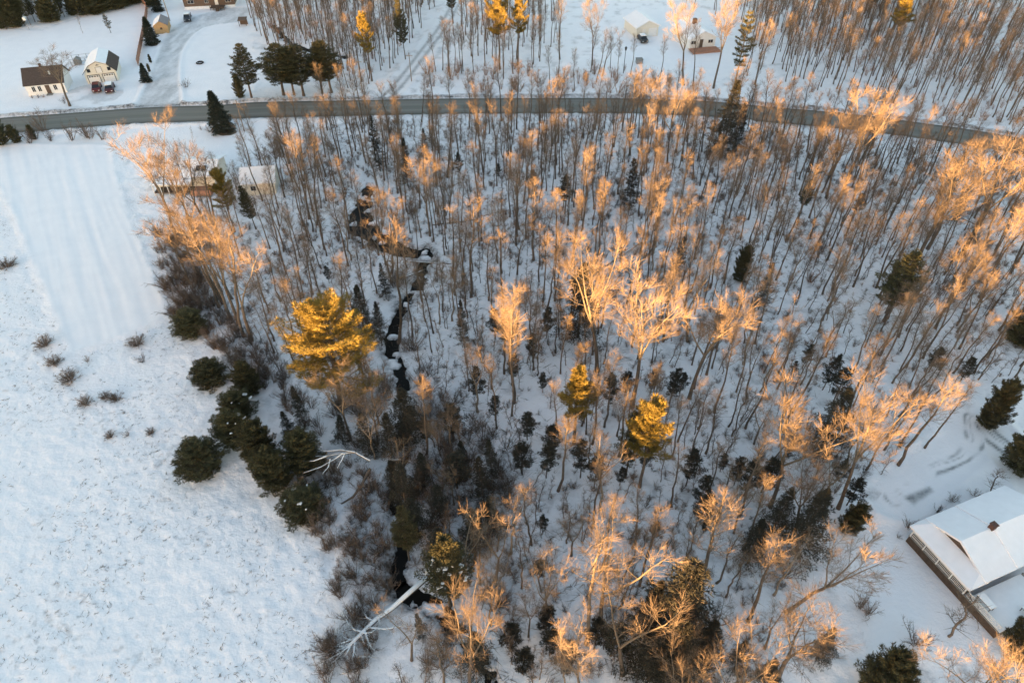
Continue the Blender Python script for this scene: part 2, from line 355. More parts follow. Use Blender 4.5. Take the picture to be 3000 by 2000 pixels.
# ------------------------------------------------------------ tree generators
def rv(rng, s=1.0): return Vector((rng.gauss(0, s), rng.gauss(0, s), rng.gauss(0, s)))
def twigs(mb, p, d, L, r, rng, n, mi):
    """a spray of fine twigs leaving p along d"""
    for k in range(n):
        a = (d + rv(rng, .36) + Vector((0, 0, .16))).normalized(); LL = L*rng.uniform(.5, 1.3)
        q = p + a*LL*.5; mb.spike(p, p + a*LL, r, mi)
        for _ in range(2):
            b_ = (a + rv(rng, .38) + Vector((0, 0, .06))).normalized()
            mb.spike(q if rng.random() < .6 else p + a*LL*.3, q + b_*LL*rng.uniform(.4, .7), r*.7, mi)
def limb(mb, p, d, L, r, rng, ns, ntw, tl, tr, up=.22, mi_l=0, mi_t=1, depth=0):
    pts = [p]; dd = d.normalized(); nseg = 4 if depth == 0 else 2
    for k in range(nseg):
        dd = (dd + rv(rng, .07) + Vector((0, 0, up*.42))).normalized(); pts.append(pts[-1] + dd*L/nseg)
    rad = [max(r*(1-.85*k/nseg), .008) for k in range(nseg+1)]
    mb.tube(pts, rad, 4 if depth == 0 else 3, mi_l)
    if depth == 1: ns = max(4, int(L*4.2))
    for k in range(ns):
        t = (.18 if depth == 0 else .05) + .85*(k+rng.random()*.9)/ns; t = min(t, .99); f = t*nseg; i_ = int(f); pp = pts[i_].lerp(pts[i_+1], f-i_)
        ax = (pts[i_+1]-pts[i_]).normalized(); sd_ = (ax.cross(rv(rng)).normalized()*.75 + ax*.8 + Vector((0, 0, up*.8))).normalized()
        if depth == 0:
            limb(mb, pp, sd_, L*rng.uniform(.35, .6)*(1.2-.6*t), max(rad[i_]*.5, .014), rng, 0, ntw, tl, tr, up, mi_l, mi_t, 1)
        else: twigs(mb, pp, sd_, tl*rng.uniform(.6, 1.1), tr, rng, 1, mi_t)
    twigs(mb, pts[-1], dd, tl, tr, rng, ntw, mi_t)
def gen_bare(seed, H=18, r0=.17, cs=.5, spread=3.2, nb=15, ns=5, ntw=3, tl=.9, tr=.011, fork=0, wob=.02, up=.3):
    rng = random.Random(seed); T = MB(); C = MB(); n_ = 9; pts = []; off = Vector((0, 0, 0))
    for k in range(n_+1):
        t = k/n_; pts.append(Vector((off.x, off.y, -.3 + t*(H*.93+.3)))); off += Vector((rng.gauss(0, wob), rng.gauss(0, wob), 0))*H*.5
    top = n_ if not fork else max(3, int(n_*cs)+1)
    rad = [r0*(1-k/n_)**.75*(1.35 if k == 0 else 1)+.025 for k in range(n_+1)]
    T.tube(pts[:top+1], rad[:top+1], 7)
    P = pts; 
    if fork:
        base = pts[top]; rb = rad[top]*.72; rem = H-base.z; a0 = rng.random()*6.28
        for f_ in range(fork):
            a = a0 + f_*6.283/fork + rng.uniform(-.4, .4); tilt = rng.uniform(.2, .5)
            d = Vector((math.cos(a)*tilt, math.sin(a)*tilt, 1)).normalized(); ps = [base]; L = rem*rng.uniform(.72, .98)
            for k in range(5): d = (d+rv(rng, .09)+Vector((0, 0, .08))).normalized(); ps.append(ps[-1]+d*L/5)
            rr = [rb*(1-.17*k) for k in range(6)]; C.tube(ps, rr, 5, 0)
            for k in range(max(3, nb//fork)):
                t = .15+.85*(k+rng.random())/max(3, nb//fork); t = min(t, .99); i_ = int(t*5); pp = ps[i_].lerp(ps[i_+1], t*5-i_)
                aa = k*2.4+rng.random(); sd_ = Vector((math.cos(aa), math.sin(aa), rng.uniform(.3, .9)))
                limb(C, pp, sd_, spread*rng.uniform(.6, 1)*(1.1-.55*t), max(rr[i_]*.45, .025), rng, ns, ntw, tl, tr, up)
            twigs(C, ps[-1], d, tl*1.2, tr, rng, 6, 1)
    else:
        for k in range(nb):
            t = cs + (.985-cs)*(k+rng.random()*.6)/nb; f = min(t*n_, n_-.01); i_ = int(f); pp = pts[i_].lerp(pts[i_+1], f-i_)
            a = k*2.4+rng.uniform(-.5, .5); el = rng.uniform(.55, 1.25)
            rel = (t-cs)/(1-cs); L = spread*rng.uniform(.65, 1.05)*(1.0-.62*rel)*(.75+.25*min(1, rel*4))
            limb(C, pp, Vector((math.cos(a), math.sin(a), el)), L, max(.38*rad[i_], .022), rng, ns, ntw, tl, tr, up)
        twigs(C, pts[-1], Vector((0, 0, 1)), tl, tr, rng, 5, 1)
        for k in range(5):   # dead stubs lower down
            t = rng.uniform(.25, cs); f = t*n_; i_ = int(f); pp = pts[i_].lerp(pts[i_+1], f-i_); a = rng.random()*6.28
            C.spike(pp, pp+Vector((math.cos(a), math.sin(a), rng.uniform(-.2, .6)))*rng.uniform(.5, 1.6), .025, 0)
    return T, C
def tuft(mb, p, d, L, wd, rng, n, mi):
    for k in range(n):
        a = (d + rv(rng, .55)).normalized(); w_ = a.cross(rv(rng)); w_ = w_.normalized()*wd if w_.length > 1e-3 else Vector((wd, 0, 0))
        mb.blade(p, p + a*L*rng.uniform(.7, 1.2), w_, mi)
def gen_pine(seed, H=18, r0=.22, cs=.35, spread=3.4, step=.8, per=6, nt=9, nn=7, L=.38, wd=.035, shape='pine', up=.35, gap=0.0, irr=.35, gold=False):
    rng = random.Random(seed); T = MB(); C = MB(); n_ = 8
    pts = [Vector((rng.gauss(0, .01)*H*.3, rng.gauss(0, .01)*H*.3, -.2+(H+.1)*k/n_)) for k in range(n_+1)]; pts[0].x = pts[0].y = 0
    rad = [r0*(1-k/n_)**.8*(1.25 if k == 0 else 1)+.02 for k in range(n_+1)]; T.tube(pts, rad, 7)
    z = H*cs; k = 0
    while z < H*.985:
        rel = (z/H-cs)/(1-cs)
        if shape == 'spruce': R_ = spread*(1-rel)**.85+.15
        elif shape == 'round': R_ = spread*math.sqrt(max(0.04, 1-(rel*1.02)**2.2))*(1.0 if rel > .1 else .85)
        else: R_ = spread*(min(1, .55+rel*1.8))*(1-max(0, rel-.25)/.75*.85)**.8
        f = min(z/H*n_, n_-.01); i_ = int(f); pp = pts[i_].lerp(pts[i_+1], f-i_)
        a0 = rng.random()*6.28
        for j in range(per):
            if rng.random() < gap: continue
            a = a0+j*6.283/per+rng.uniform(-.3, .3); LL = R_*rng.uniform(1-irr, 1+irr*.5)
            if shape == 'spruce': e_ = .15-.35*(1-rel)+rng.uniform(-.1, .1)
            else: e_ = up*(.35+rel*1.5)+rng.uniform(-.12, .12)
            d = Vector((math.cos(a), math.sin(a), e_)).normalized(); ps = [pp]; dd = d
            for s_ in range(3): dd = (dd+Vector((0, 0, .10 if shape != 'spruce' else .06))+rv(rng, .05)).normalized(); ps.append(ps[-1]+dd*LL/3)
            C.tube(ps, [max(.02, .28*rad[i_]*(1-.3*q_)) for q_ in range(4)], 3, 0)
            side = Vector((-math.sin(a), math.cos(a), 0))
            m_ = max(3, int(nt*LL/spread+.5))
            for s_ in range(m_):
                t = .22+.78*(s_+rng.random()*.7)/m_; t = min(t, .995); fi = t*3; ii = int(fi); bp_ = ps[ii].lerp(ps[ii+1], fi-ii)
                wdt = LL*.34*(1.15-t)
                for sg in (-1, 1, 0):
                    o_ = side*sg*wdt*rng.uniform(.5, 1.2)+dd*abs(sg)*wdt*.6+Vector((0, 0, rng.uniform(-.06, .14)))
                    q_ = bp_+o_
                    if sg: C.spike(bp_, q_, .018, 0)
                    tuft(C, q_, (dd*.6+side*sg*.6+Vector((0, 0, .35 if shape != 'spruce' else .0))).normalized(), L, wd, rng, nn, 1)
                    if sg: tuft(C, bp_+o_*.5, (dd*.4+side*sg*.5+Vector((0, 0, .3))).normalized(), L*.9, wd, rng, max(2, nn-3), 1)
        z += step*rng.uniform(.75, 1.25)*(1.0 if shape != 'spruce' else 1-.35*rel); k += 1
    tuft(C, pts[-1]-Vector((0, 0, .2)), Vector((0, 0, 1)), L*1.4, wd, rng, nn+4, 1)
    return T, C
def gen_shrub(seed, H=2.2, n_=16, sp_=.75, tl=.55, tr=.009, ntw=2):
    rng = random.Random(seed); C = MB()
    for k in range(n_):
        a = rng.random()*6.28; s_ = rng.uniform(.05, sp_); d = Vector((math.cos(a)*s_, math.sin(a)*s_, 1)).normalized()
        p = Vector((math.cos(a), math.sin(a), 0))*rng.uniform(0, .25)-Vector((0, 0, .1)); L = H*rng.uniform(.6, 1.05); ps = [p]; dd = d
        for q_ in range(3): dd = (dd+rv(rng, .12)).normalized(); ps.append(ps[-1]+dd*L/3)
        C.tube(ps, [.028, .02, .015, .008], 3, 0)
        for q_ in range(5):
            t = rng.uniform(.25, 1); fi = min(t*3, 2.99); ii = int(fi); pp = ps[ii].lerp(ps[ii+1], fi-ii)
            twigs(C, pp, (dd+rv(rng, .5)).normalized(), tl, tr, rng, ntw, 0)
    return C
PROTO = {}
def proto(kind, T, C, H, mats_c, mat_t):
    PROTO.setdefault(kind, []).append((T.mesh(kind+'_trunk', mat_t, True), C.mesh(kind+'_crown', mats_c), H))
for s_ in range(5): proto('tall', *gen_bare(100+s_, 18, .17, .54, 2.9, 17, 5, 2, 1.0, .0105, wob=.015), 18, [LIMB, TWIG], BARK)
for s_ in range(5): proto('slim', *gen_bare(150+s_, 14, .12, .45, 2.1, 13, 4, 2, .9, .0095, wob=.022), 14, [LIMB, TWIG], BARK)
for s_ in range(5): proto('maple', *gen_bare(200+s_, 16, .18, .40, 3.4, 26, 7, 3, 1.0, .012, fork=3+s_ % 2, wob=.014), 16, [LIMB, TWIG], BARK)
for s_ in range(4): proto('forked', *gen_bare(250+s_, 17, .17, .33, 2.9, 19, 5, 2, .95, .0105, fork=2, wob=.02), 17, [LIMB, TWIG], BARK)
for s_ in range(2): proto('pale', *gen_bare(280+s_, 16, .15, .42, 3.0, 18, 5, 2, .95, .0105, fork=2+s_, wob=.02), 16, [BARKL, TWIG], BARKL)
for s_ in range(3): proto('sapling', *gen_bare(300+s_, 7, .045, .30, 1.3, 9, 4, 1, .7, .0085, wob=.025), 7, [LIMB, TWIG], BARK)
proto('dead', *gen_bare(350, 12, .16, .4, 2.4, 12, 3, 0, .5, .012, fork=3), 12, [BARKL, BARKL], BARKL)
for s_ in range(3): proto('pine', *gen_pine(400+s_, 16, .19, .30, 3.4, .7, 7, 9, 8, .38, .042, irr=.4), 16, [BARK, NEED], BARK)
proto('hero', *gen_pine(451, 18, .32, .36, 5.6, .85, 8, 22, 10, .50, .026, 'round', irr=.6, up=.5, gap=.18), 18, [LIMB, NEEDLIT], BARK)
for s_ in range(2): proto('goldpine', *gen_pine(460+s_, 15, .2, .45, 3.1, .7, 6, 14, 10, .46, .027, 'round' if s_ else 'pine', irr=.65, up=.85, gap=.2), 15, [LIMB, NEEDLIT], BARK)
for s_ in range(2): proto('spruce', *gen_pine(500+s_, 12, .16, .06, 2.6, .5, 9, 7, 7, .34, .04, 'spruce', irr=.25), 12, [BARK, NEEDB], BARK)
for s_ in range(3): proto('bigspruce', *gen_pine(520+s_, 16, .20, .10, 3.9, .75, 7, 8, 6, .42, .04, 'spruce', irr=.6, gap=.15), 16, [BARK, NEEDD], BARK)
for s_ in range(3): proto('bush', *gen_pine(550+s_, 6, .14, .02, 2.9, .40, 10, 11, 8, .34, .030, 'round', irr=.42, up=.4, gap=.06), 6, [BARK, NEED], BARK)
for s_ in range(4): proto('hemlock', *gen_pine(600+s_, 7, .075, .30, 1.7, .42, 5, 6, 6, .32, .034, 'pine', irr=.55, gap=.2), 7, [BARK, NEEDD], BARK)
proto('whitepine', *gen_pine(650, 16, .15, .25, 2.6, 1.1, 6, 8, 8, .4, .04, 'pine', irr=.4, gap=.1), 16, [BARK, NEED], BARK)
SHR = [gen_shrub(700+s_).mesh('bare_shrub', SHRUB) for s_ in range(4)]
SHRD = [gen_shrub(740+s_, 1.7, 46, 1.5, .5, .011, 3).mesh('dense_shrub', SHRUB) for s_ in range(3)]
SHRR = [gen_shrub(720+s_, 2.6, 14, .6).mesh('reddish_shrub', SHRUBR) for s_ in range(3)]

NAME = dict(tall='bare_tree', slim='slim_bare_tree', maple='bare_maple', forked='forked_bare_tree', pale='pale_bare_tree', sapling='bare_sapling', dead='dead_tree',
            pine='pine_tree', hero='golden_pine', goldpine='golden_pine', spruce='spruce_tree', bigspruce='dark_spruce', bush='bushy_pine', hemlock='understory_hemlock', whitepine='white_pine')
WORD = dict(tall='tall bare tree', slim='slim bare tree', maple='spreading bare tree', forked='forked bare tree', pale='pale-barked bare tree', sapling='thin bare sapling', dead='dead tree',
            pine='green pine', hero='golden pine', goldpine='golden-topped pine', spruce='dark spruce', bigspruce='large dark evergreen', bush='bushy round pine', hemlock='small dark hemlock', whitepine='sparse pine')
GROUPW = dict(tall='tall bare trees in the snowy woods', slim='slim bare trees in the snowy woods', maple='spreading bare trees in the snowy woods', forked='forked bare trees in the snowy woods',
              pale='pale-barked bare trees in the snowy woods', sapling='bare saplings in the snowy woods', hemlock='small dark hemlocks under the bare trees', pine='green pines',
              bush='bushy pines along the field edge', spruce='dark spruces', bigspruce='large dark evergreens', goldpine='golden-topped pines', whitepine='sparse pines')
TREES = []; OCC = []
_vi = [0]
def tree(kind, x, y, h, label=None, lean=None, wide=1.0, var=None, spin=None, land=None, keep=True):
    _vi[0] += 1
    P_ = PROTO[kind]; v_ = (_vi[0]*7 % len(P_)) if var is None else var % len(P_)
    t_me, c_me, H0 = P_[v_]; s = h/H0
    root = link(NAME[kind], None, None, (x, y, ground_z(x, y)))
    q = Quaternion((0, 0, 1), random.random()*6.283 if spin is None else spin)
    if lean is None: lean = (random.gauss(0, .025)*h, random.gauss(0, .025)*h)
    q = Vector((lean[0], lean[1], h)).to_track_quat('Z', 'Y') @ q
    root.rotation_mode = 'QUATERNION'; root.rotation_quaternion = q; root.scale = (s*wide, s*wide, s*math.hypot(math.hypot(*lean), h)/h)
    root.empty_display_size = .5
    link('trunk', t_me, root); link('crown', c_me, root)
    root['category'] = 'tree'
    if kind in GROUPW: root['group'] = GROUPW[kind]
    if label: root['label'] = label
    else: AUTO.append((root, WORD[kind], x, y))
    if land: LANDS.append((land, x, y))
    OCC.append((x, y)); return root
def tp(kind, u, v, vt, label=None, ut=None, **k):
    """tree whose foot is at (u, v) and whose top reaches row vt of the photograph"""
    h = min(hsolve(u, v, vt), 6.6 if kind == 'hemlock' else 99); x, y = G(u, v); lean = None
    if ut is not None:
        tx, ty = G(ut, vt, h); lean = (max(-.45*h, min(.45*h, tx-x)), 0)
    return tree(kind, x, y, h, label, lean, **k)

# ------------------------------------------------------------ landmark evergreens
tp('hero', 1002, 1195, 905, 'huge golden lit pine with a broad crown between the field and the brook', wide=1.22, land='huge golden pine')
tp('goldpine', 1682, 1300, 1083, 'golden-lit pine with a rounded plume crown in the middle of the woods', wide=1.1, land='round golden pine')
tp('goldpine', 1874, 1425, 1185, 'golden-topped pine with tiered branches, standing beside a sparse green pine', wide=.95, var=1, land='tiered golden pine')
tp('whitepine', 1832, 1400, 1190, 'sparse green pine just left of the tiered golden pine', wide=.9)
tp('goldpine', 688, 680, 502, 'golden-lit pine among the bare trees beside the porch house', wide=.95, land='small golden pine')
tp('pine', 750, 672, 545, 'dark green pine right beside the golden pine near the porch house', wide=.9)
tp('spruce', 654, 384, 266, 'dark conical spruce alone just south of the road in the snow', wide=1.5, land='lone roadside spruce')
tp('spruce', 447, 128, 48, 'dark conical spruce between the wooden fence and the driveway', wide=1.5, land='driveway spruce')
tp('spruce', 430, 240, 186, 'small open spruce at the lower end of the wooden fence', wide=1.5)
tp('spruce', 464, 33, -28, 'spruce cut by the top edge, behind the tan shed', wide=1.5)
tp('bush', 443, 186, 163, 'little cone-shaped dark shrub beside the fence, upper of two', wide=.45)
tp('bush', 439, 212, 189, 'little cone-shaped dark shrub beside the fence, lower of two', wide=.45)
tp('whitepine', 325, 97, 40, 'small bluish pine alone on the snowy lawn behind the barn', wide=1.35, land='small lawn pine')
tp('pine', 248, 38, 10, 'small green pine at the edge of the top left woods', wide=.9, land='corner pine')
tp('pine', 738, 290, 135, 'tall leaning dark green pine at the road end of the snowy lawn', wide=1.55, ut=700, land='leaning roadside pine')
tp('bush', 705, 285, 225, 'low dark pine boughs beside the leaning roadside pine', wide=.6)
for k, (u, v, vt, wd, t_) in enumerate([(832,281,132,1.25,'leftmost'), (862,279,140,1.1,'second from left'), (890,282,137,1.2,'third from left'), (945,275,128,.9,'fourth from left'), (972,272,122,1.1,'rightmost')]):
    tp('pine', u, v, vt, 'dense green pine north of the road, %s of the five in that stand' % t_, wide=wd*1.75, land='stand of green pines' if k == 2 else None)
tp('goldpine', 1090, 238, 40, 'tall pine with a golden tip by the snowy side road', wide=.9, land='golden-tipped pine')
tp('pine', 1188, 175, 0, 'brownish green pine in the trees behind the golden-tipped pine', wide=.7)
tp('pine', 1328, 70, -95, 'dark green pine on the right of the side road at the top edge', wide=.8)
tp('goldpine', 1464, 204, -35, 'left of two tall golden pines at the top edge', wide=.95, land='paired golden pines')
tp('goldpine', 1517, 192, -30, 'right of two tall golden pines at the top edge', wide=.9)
tp('whitepine', 2154, 240, 26, 'slender tall pine with drooping boughs right of the small white house', wide=1.1, land='slender drooping pine')
tp('bigspruce', 2112, 462, 238, 'big dark evergreen overlapping the road', wide=1.05, land='big dark roadside evergreen')
tp('bigspruce', 2150, 440, 300, 'lower dark evergreen leaning against the big one by the road', wide=.9)
tp('bigspruce', 1115, 502, 338, 'narrow dark evergreen just south of the road above the brook', wide=.6, land='narrow evergreen above the brook')
tp('bigspruce', 1250, 470, 378, 'short dark evergreen right of the narrow dark evergreen', wide=.8)
tp('bigspruce', 1195, 545, 400, 'dark evergreen shaded behind the lit crowns above the brook', wide=.7)
tp('bigspruce', 1132, 872, 770, 'dark narrow evergreen on the brook bank below the wide pool', wide=.75)
tp('bigspruce', 1066, 965, 836, 'dark evergreen at the upper right of the huge golden pine', wide=1.1)
tp('bigspruce', 1120, 1010, 880, 'dark evergreen between the huge golden pine and the brook', wide=.7)
tp('hemlock', 965, 830, 780, wide=1.0)
tp('bigspruce', 1360, 1012, 880, 'slim dark evergreen standing alone right of the brook', wide=.6, land='slim evergreen beside the brook')
tp('hemlock', 1650, 612, 495, 'ragged dark hemlock with a bare lower trunk beneath the road', wide=1.2)
tp('bigspruce', 1843, 614, 458, 'dark blue spruce with ragged tiers in the upper woods', wide=.8, land='ragged blue spruce')
tp('bigspruce', 1978, 802, 690, 'dark spruce half hidden by orange twigs in the mid woods', wide=.8)
tp('bigspruce', 1692, 990, 765, 'large dark spruce behind a bright orange bare tree', wide=1.0, land='large dark mid-woods spruce')
tp('bush', 2165, 820, 725, 'dull dark pine in the right woods, left of two', wide=.5)
tp('bigspruce', 2222, 905, 770, 'dull dark evergreen in the right woods, right of two', wide=.7)
tp('pine', 2345, 628, 530, 'dark pine below the bend of the road', wide=1.0)
tp('pine', 2590, 940, 742, 'broad open dark pine in the right woods', wide=1.45, land='broad open dark pine')
tp('bush', 2990, 1000, 900, 'dark evergreen at the right edge with orange twigs across it', wide=1.0)
def bushp(u0, v0, u1, v1, label, land=None, wf=1.0):
    uc = (u0+u1)/2; vb = v1
    for _ in range(6):
        x, y = G(uc, vb); sc_ = PJ(x+.5, y)[0]-PJ(x-.5, y)[0]; Rm = (u1-u0)/2/sc_; vb = v1-(PJ(x, y-Rm*.72)[1]-PJ(x, y)[1])
    x, y = G(uc, vb); vtop = v0+.30*(PJ(x, y-Rm)[1]-PJ(x, y)[1]); h = max(2.6, min(7.5, hsolve(uc, vb, vtop)))
    dx = PJ(x, y, h*.45)[0]-uc; x = x-dx/sc_
    return tree('bush', x, y, h, label, wide=Rm*wf*1.02/(2.9*h/6), land=land)
for bx in [(494,908,608,1003,'dark low pine at the corner of the smooth field','corner pine of the smooth field'),(553,1050,667,1150,'bushy pine standing apart on the snow below the treeline',None),(672,1058,760,1170,'dark bushy pine behind the one standing apart',None),
        (632,1142,748,1250,'upper of two merged bushy pines with a snow patch',None),(618,1205,735,1332,'lower of two merged bushy pines with a snow patch',None),(500,1286,650,1420,'round bushy pine farthest out in the rough snowy field','round pine out in the field'),
        (688,1235,812,1395,'left big bushy pine at the point of the treeline',None),(740,1310,860,1460,'right big bushy pine at the point of the treeline',None),(812,1425,955,1545,'bushy pine with snow flecks, lowest of the field edge row','lowest field-edge pine'),(820,1262,945,1410,'shaded bushy pine tucked behind the field edge row',None)]:
    bushp(bx[0], bx[1], bx[2], bx[3], bx[4], bx[5])
tp('bigspruce', 893, 1250, 1125, 'narrow dark evergreen left of the lit tree under the huge golden pine', wide=.6)
tp('bigspruce', 1195, 1285, 1120, 'broad dark evergreen on the right bank of the brook', wide=1.2, land='broad dark evergreen on the brook')
tp('bigspruce', 1150, 1330, 1200, 'dark evergreen on the left bank of the brook', wide=.9)
tp('bigspruce', 1190, 1490, 1360, 'dark evergreen crowding the narrow brook', wide=1.0)
tp('pine', 1320, 1770, 1580, 'snow-dusted green pine beside the fallen white trunk', wide=1.1, land='snow-dusted pine')
tp('pine', 1200, 1640, 1500, 'dark green pine over the brook above the fallen trunk', wide=.9)
tp('bigspruce', 1420, 1480, 1340, 'brown-dark evergreen right of the brook', wide=.8)
tp('bigspruce', 2395, 1330, 1140, 'dark evergreen behind the big orange maple', wide=1.1)
tp('bush', 2890, 1245, 1125, 'dark cone-shaped evergreen at the top of the snowy yard', wide=.55, land='cone-shaped evergreen')
tp('bush', 2985, 1372, 1262, 'dark green spreading evergreen at the right edge of the yard', wide=.85)
tp('bigspruce', 2190, 1650, 1525, 'dark rounded evergreen left of the yard trees', wide=1.0)
tp('bigspruce', 2325, 1620, 1440, 'dark evergreen behind orange twigs near the yard', wide=1.1)
tp('bigspruce', 1940, 1900, 1620, 'tall dark spruce with a faint gold tip low in the picture', wide=1.05, land='gold-tipped spruce')
tp('bigspruce', 1880, 1900, 1720, 'dark spruce left of the gold-tipped spruce', wide=.8)
tp('bigspruce', 2020, 1960, 1800, 'dark spruce right of the gold-tipped spruce', wide=.9)
tp('bigspruce', 1960, 2030, 1840, 'dark spruce below the gold-tipped spruce', wide=1.1)
tp('bush', 2565, 2025, 1930, 'dark green pine at the bottom below the yard', wide=.7, land='lowest pine below the yard')
tp('bush', 2985, 1910, 1815, 'dark green pine below the terrace', wide=.7)
tp('bush', 2480, 1552, 1478, 'rust-coloured round bush beside the yard', wide=.62)
HL = [(1480,1010,930),(1500,1120,1040),(1560,1060,980),(1590,1150,1090),(1545,1290,1210),(1600,1400,1270),(1620,1330,1250),(1530,1390,1300),(1700,1400,1290),(1740,1430,1300),(1780,1200,1100),(1830,1160,1090),(1905,1150,1080),(1960,1180,1040),(1880,1380,1300),(1815,1420,1370),(1990,1150,1090),(1250,1300,1230),(1330,1290,1180),(1340,1430,1330),(1450,1230,1160),(1400,1180,1080),(2010,1420,1320),(2040,1490,1330),(2060,1550,1380),(2150,1420,1340),(2180,1450,1330),(2230,1440,1310),(2110,1380,1330),(2350,1080,1010),(2410,1140,1030),(2440,1180,1080),(2320,1100,1060),(2720,1090,1020),(2810,1120,1050),(1590,1560,1510),(1600,1850,1780),(1610,1920,1850),(1660,1970,1880),(1790,1920,1830),(1740,1900,1820),(1530,1970,1900),(1915,1580,1530),(2060,1560,1520),(1580,1690,1640),(1500,1900,1830),(2440,1420,1350),(2480,1480,1400),(2300,1350,1300),(1240,850,800),(1680,880,810),(1600,990,900),(1450,990,900),(2500,640,570),(1345,520,450),(1460,530,480),(1560,560,500)]
DK = [(1085,1330,1215,.8),(1005,1300,1215,.8),(1230,1575,1460,.9),(1290,1660,1540,.9),(1245,1430,1330,.8),(1390,1610,1490,.8),(1350,1400,1300,.7),(1440,1390,1290,.7),(1240,1870,1800,.5),(1165,1440,1340,.9),(1400,1960,1850,.8),(1290,1520,1420,.8),(860,1300,1200,.7),(1440,1560,1460,.8),(2260,1560,1430,.8),(2000,1840,1720,.8),(1900,1990,1850,1.0),(2150,1960,1880,.7),(2390,1930,1840,.7),(2230,2010,1930,.8)]
for u, v, vt, wd in DK: tp('bigspruce', u, v, vt, wide=wd*1.3)
for u, v, vt in HL: tp('hemlock', u, v, vt, wide=random.uniform(.85, 1.25))

# ------------------------------------------------------------ prominent bare trees
tp('maple', 205, 311, 150, 'large bare tree right in front of the white cape house', wide=1.7, var=0, land='bare tree by the cape house')
tp('slim', 243, 98, 42, 'thin pale bare tree alone on the lawn behind the barn', wide=1.0)
tp('sapling', 566, 403, 370, 'small twisted bare tree left of the lone roadside spruce')
MT = [('maple',520,720,345,.8,405),('tall',552,822,640,1.1,470),('maple',654,889,560,1.1,500),('tall',675,930,600,1.1,520),('maple',700,950,620,1.0,590),('tall',640,900,640,1,520),('tall',715,985,640,1.1,650),('forked',735,995,650,1,680),
 ('maple',625,705,420,1.0,500),('tall',640,690,430,1,565),('forked',620,645,430,.9,588),('tall',590,760,470,1,480),('maple',560,650,440,1.0,445),
 ('tall',905,640,375,1.1,850),('tall',930,660,400,1.0,905),('maple',880,560,385,.8,800),('maple',1260,692,445,.8,1240),('maple',1318,655,468,.8,1325),('maple',1130,775,552,.75,1105),('tall',1147,800,560,1,1165),('tall',1222,747,600,.9,1215),
 ('tall',1563,762,513,1.2,1553),('maple',1875,742,503,.7,1915),('maple',1748,1085,690,1.05,1735),('maple',1852,1192,815,1.1,1935),('maple',2020,1165,835,1.0,2110),
 ('maple',2470,560,258,1.1,2590),('maple',2420,580,330,1.0,2500),('maple',2510,540,380,.9,2560),('maple',2671,792,450,1.1,2840),('tall',2716,730,400,1.2,2850),('maple',2821,744,400,1.2,2990),('tall',2818,854,600,1,2940),('tall',2869,872,600,1.1,3010),('forked',2642,943,740,1,2740),('tall',2633,988,780,1,2720),('maple',2741,959,690,.9,2860),('tall',2569,694,520,1,2630),('tall',2499,840,620,1,2570),('tall',2438,851,600,1.1,2530),
 ('maple',2256,1482,1150,1.0,2400),('maple',2455,1490,1125,.85,2590),('tall',2631,1362,1090,1.1,2810),('tall',2709,1312,1110,.9,2860),('tall',2473,1231,960,1.1,2570),('tall',2495,1096,890,1,2570),
 ('tall',1736,1545,1330,1,1750),('forked',1586,1732,1590,1,1580),('maple',1602,1827,1630,.8,1612),('tall',1718,1882,1500,.9,1790),('forked',1755,1830,1500,1,1850),('tall',2025,1777,1460,1.2,2130),('forked',2074,1864,1730,1,2150),('tall',2189,1820,1570,1.1,2290),
 ('maple',1700,2060,1855,.85,1690),('forked',1825,1975,1700,1.1,1865),('forked',2010,1950,1775,1.1,2045),('maple',1985,2110,1930,.9,2000),('maple',2165,2100,1880,.9,2190),('maple',2270,2000,1770,1.1,2380),('maple',2850,2120,1893,.8,2870),('maple',2960,2140,1925,.7,3010),
 ('maple',1378,2015,1765,.85,1370),('maple',1462,1775,1635,.95,1450),('dead',1362,1695,1530,1.2,1355),('tall',1300,2005,1850,1,1270),('maple',1028,1290,1085,1.1,975),('pale',1098,1345,1195,1.1,1070),('maple',1105,1300,1120,.9,1080),('pale',1192,1425,1290,1.1,1160),('maple',1290,1335,1220,.9,1255),('forked',1330,1480,1340,1,1290),
 ('tall',1845,455,200,1.2,1850),('maple',1880,440,205,.8,1885),('tall',1920,458,215,1.1,1925),('maple',1955,480,225,.8,1965),('tall',2030,520,310,1,2035),('maple',2003,250,-5,.9,2000),('tall',2029,253,50,.9,2045),('maple',2090,260,-20,.9,2150),('tall',1640,175,-20,1.1,1645),('maple',1735,192,-15,.8,1735),('forked',1765,222,70,1,1810),
 ('maple',2150,1560,1400,.9,2180),('tall',1380,870,560,1,1372),('tall',2200,300,150,.9,2235),('maple',2210,250,60,.8,2260),('forked',2015,1000,700,1,2040),('tall',1170,1000,640,1,1160),('tall',1505,1180,800,1,1500),('maple',1500,1130,860,.6,1490),('maple',2330,1560,1360,1,2380),('maple',2790,880,700,.9,2900),('maple',2960,800,540,1,3060),('maple',2960,620,420,1.1,3060),('maple',2890,610,380,1.0,2980)]
for k_, u, v, vt, wd, ut in MT: tp(k_, u, v, vt, wide=wd*random.uniform(.95, 1.1), ut=ut)
bx_, by_ = G(2304, 1792)
tree('maple', bx_, by_, 13.5, 'big leaning bare tree at the edge of the yard, bowed towards the house', lean=(5.6, -.6), wide=1.2, var=1, land='big leaning yard tree')
tp('sapling', 2778, 1862, 1765, 'small forked bare tree on the snow beside the terrace wall', wide=2.0, var=0)
tp('sapling', 2905, 1445, 1395, 'small crooked bare tree behind the porch house roof', wide=2.6, var=1)

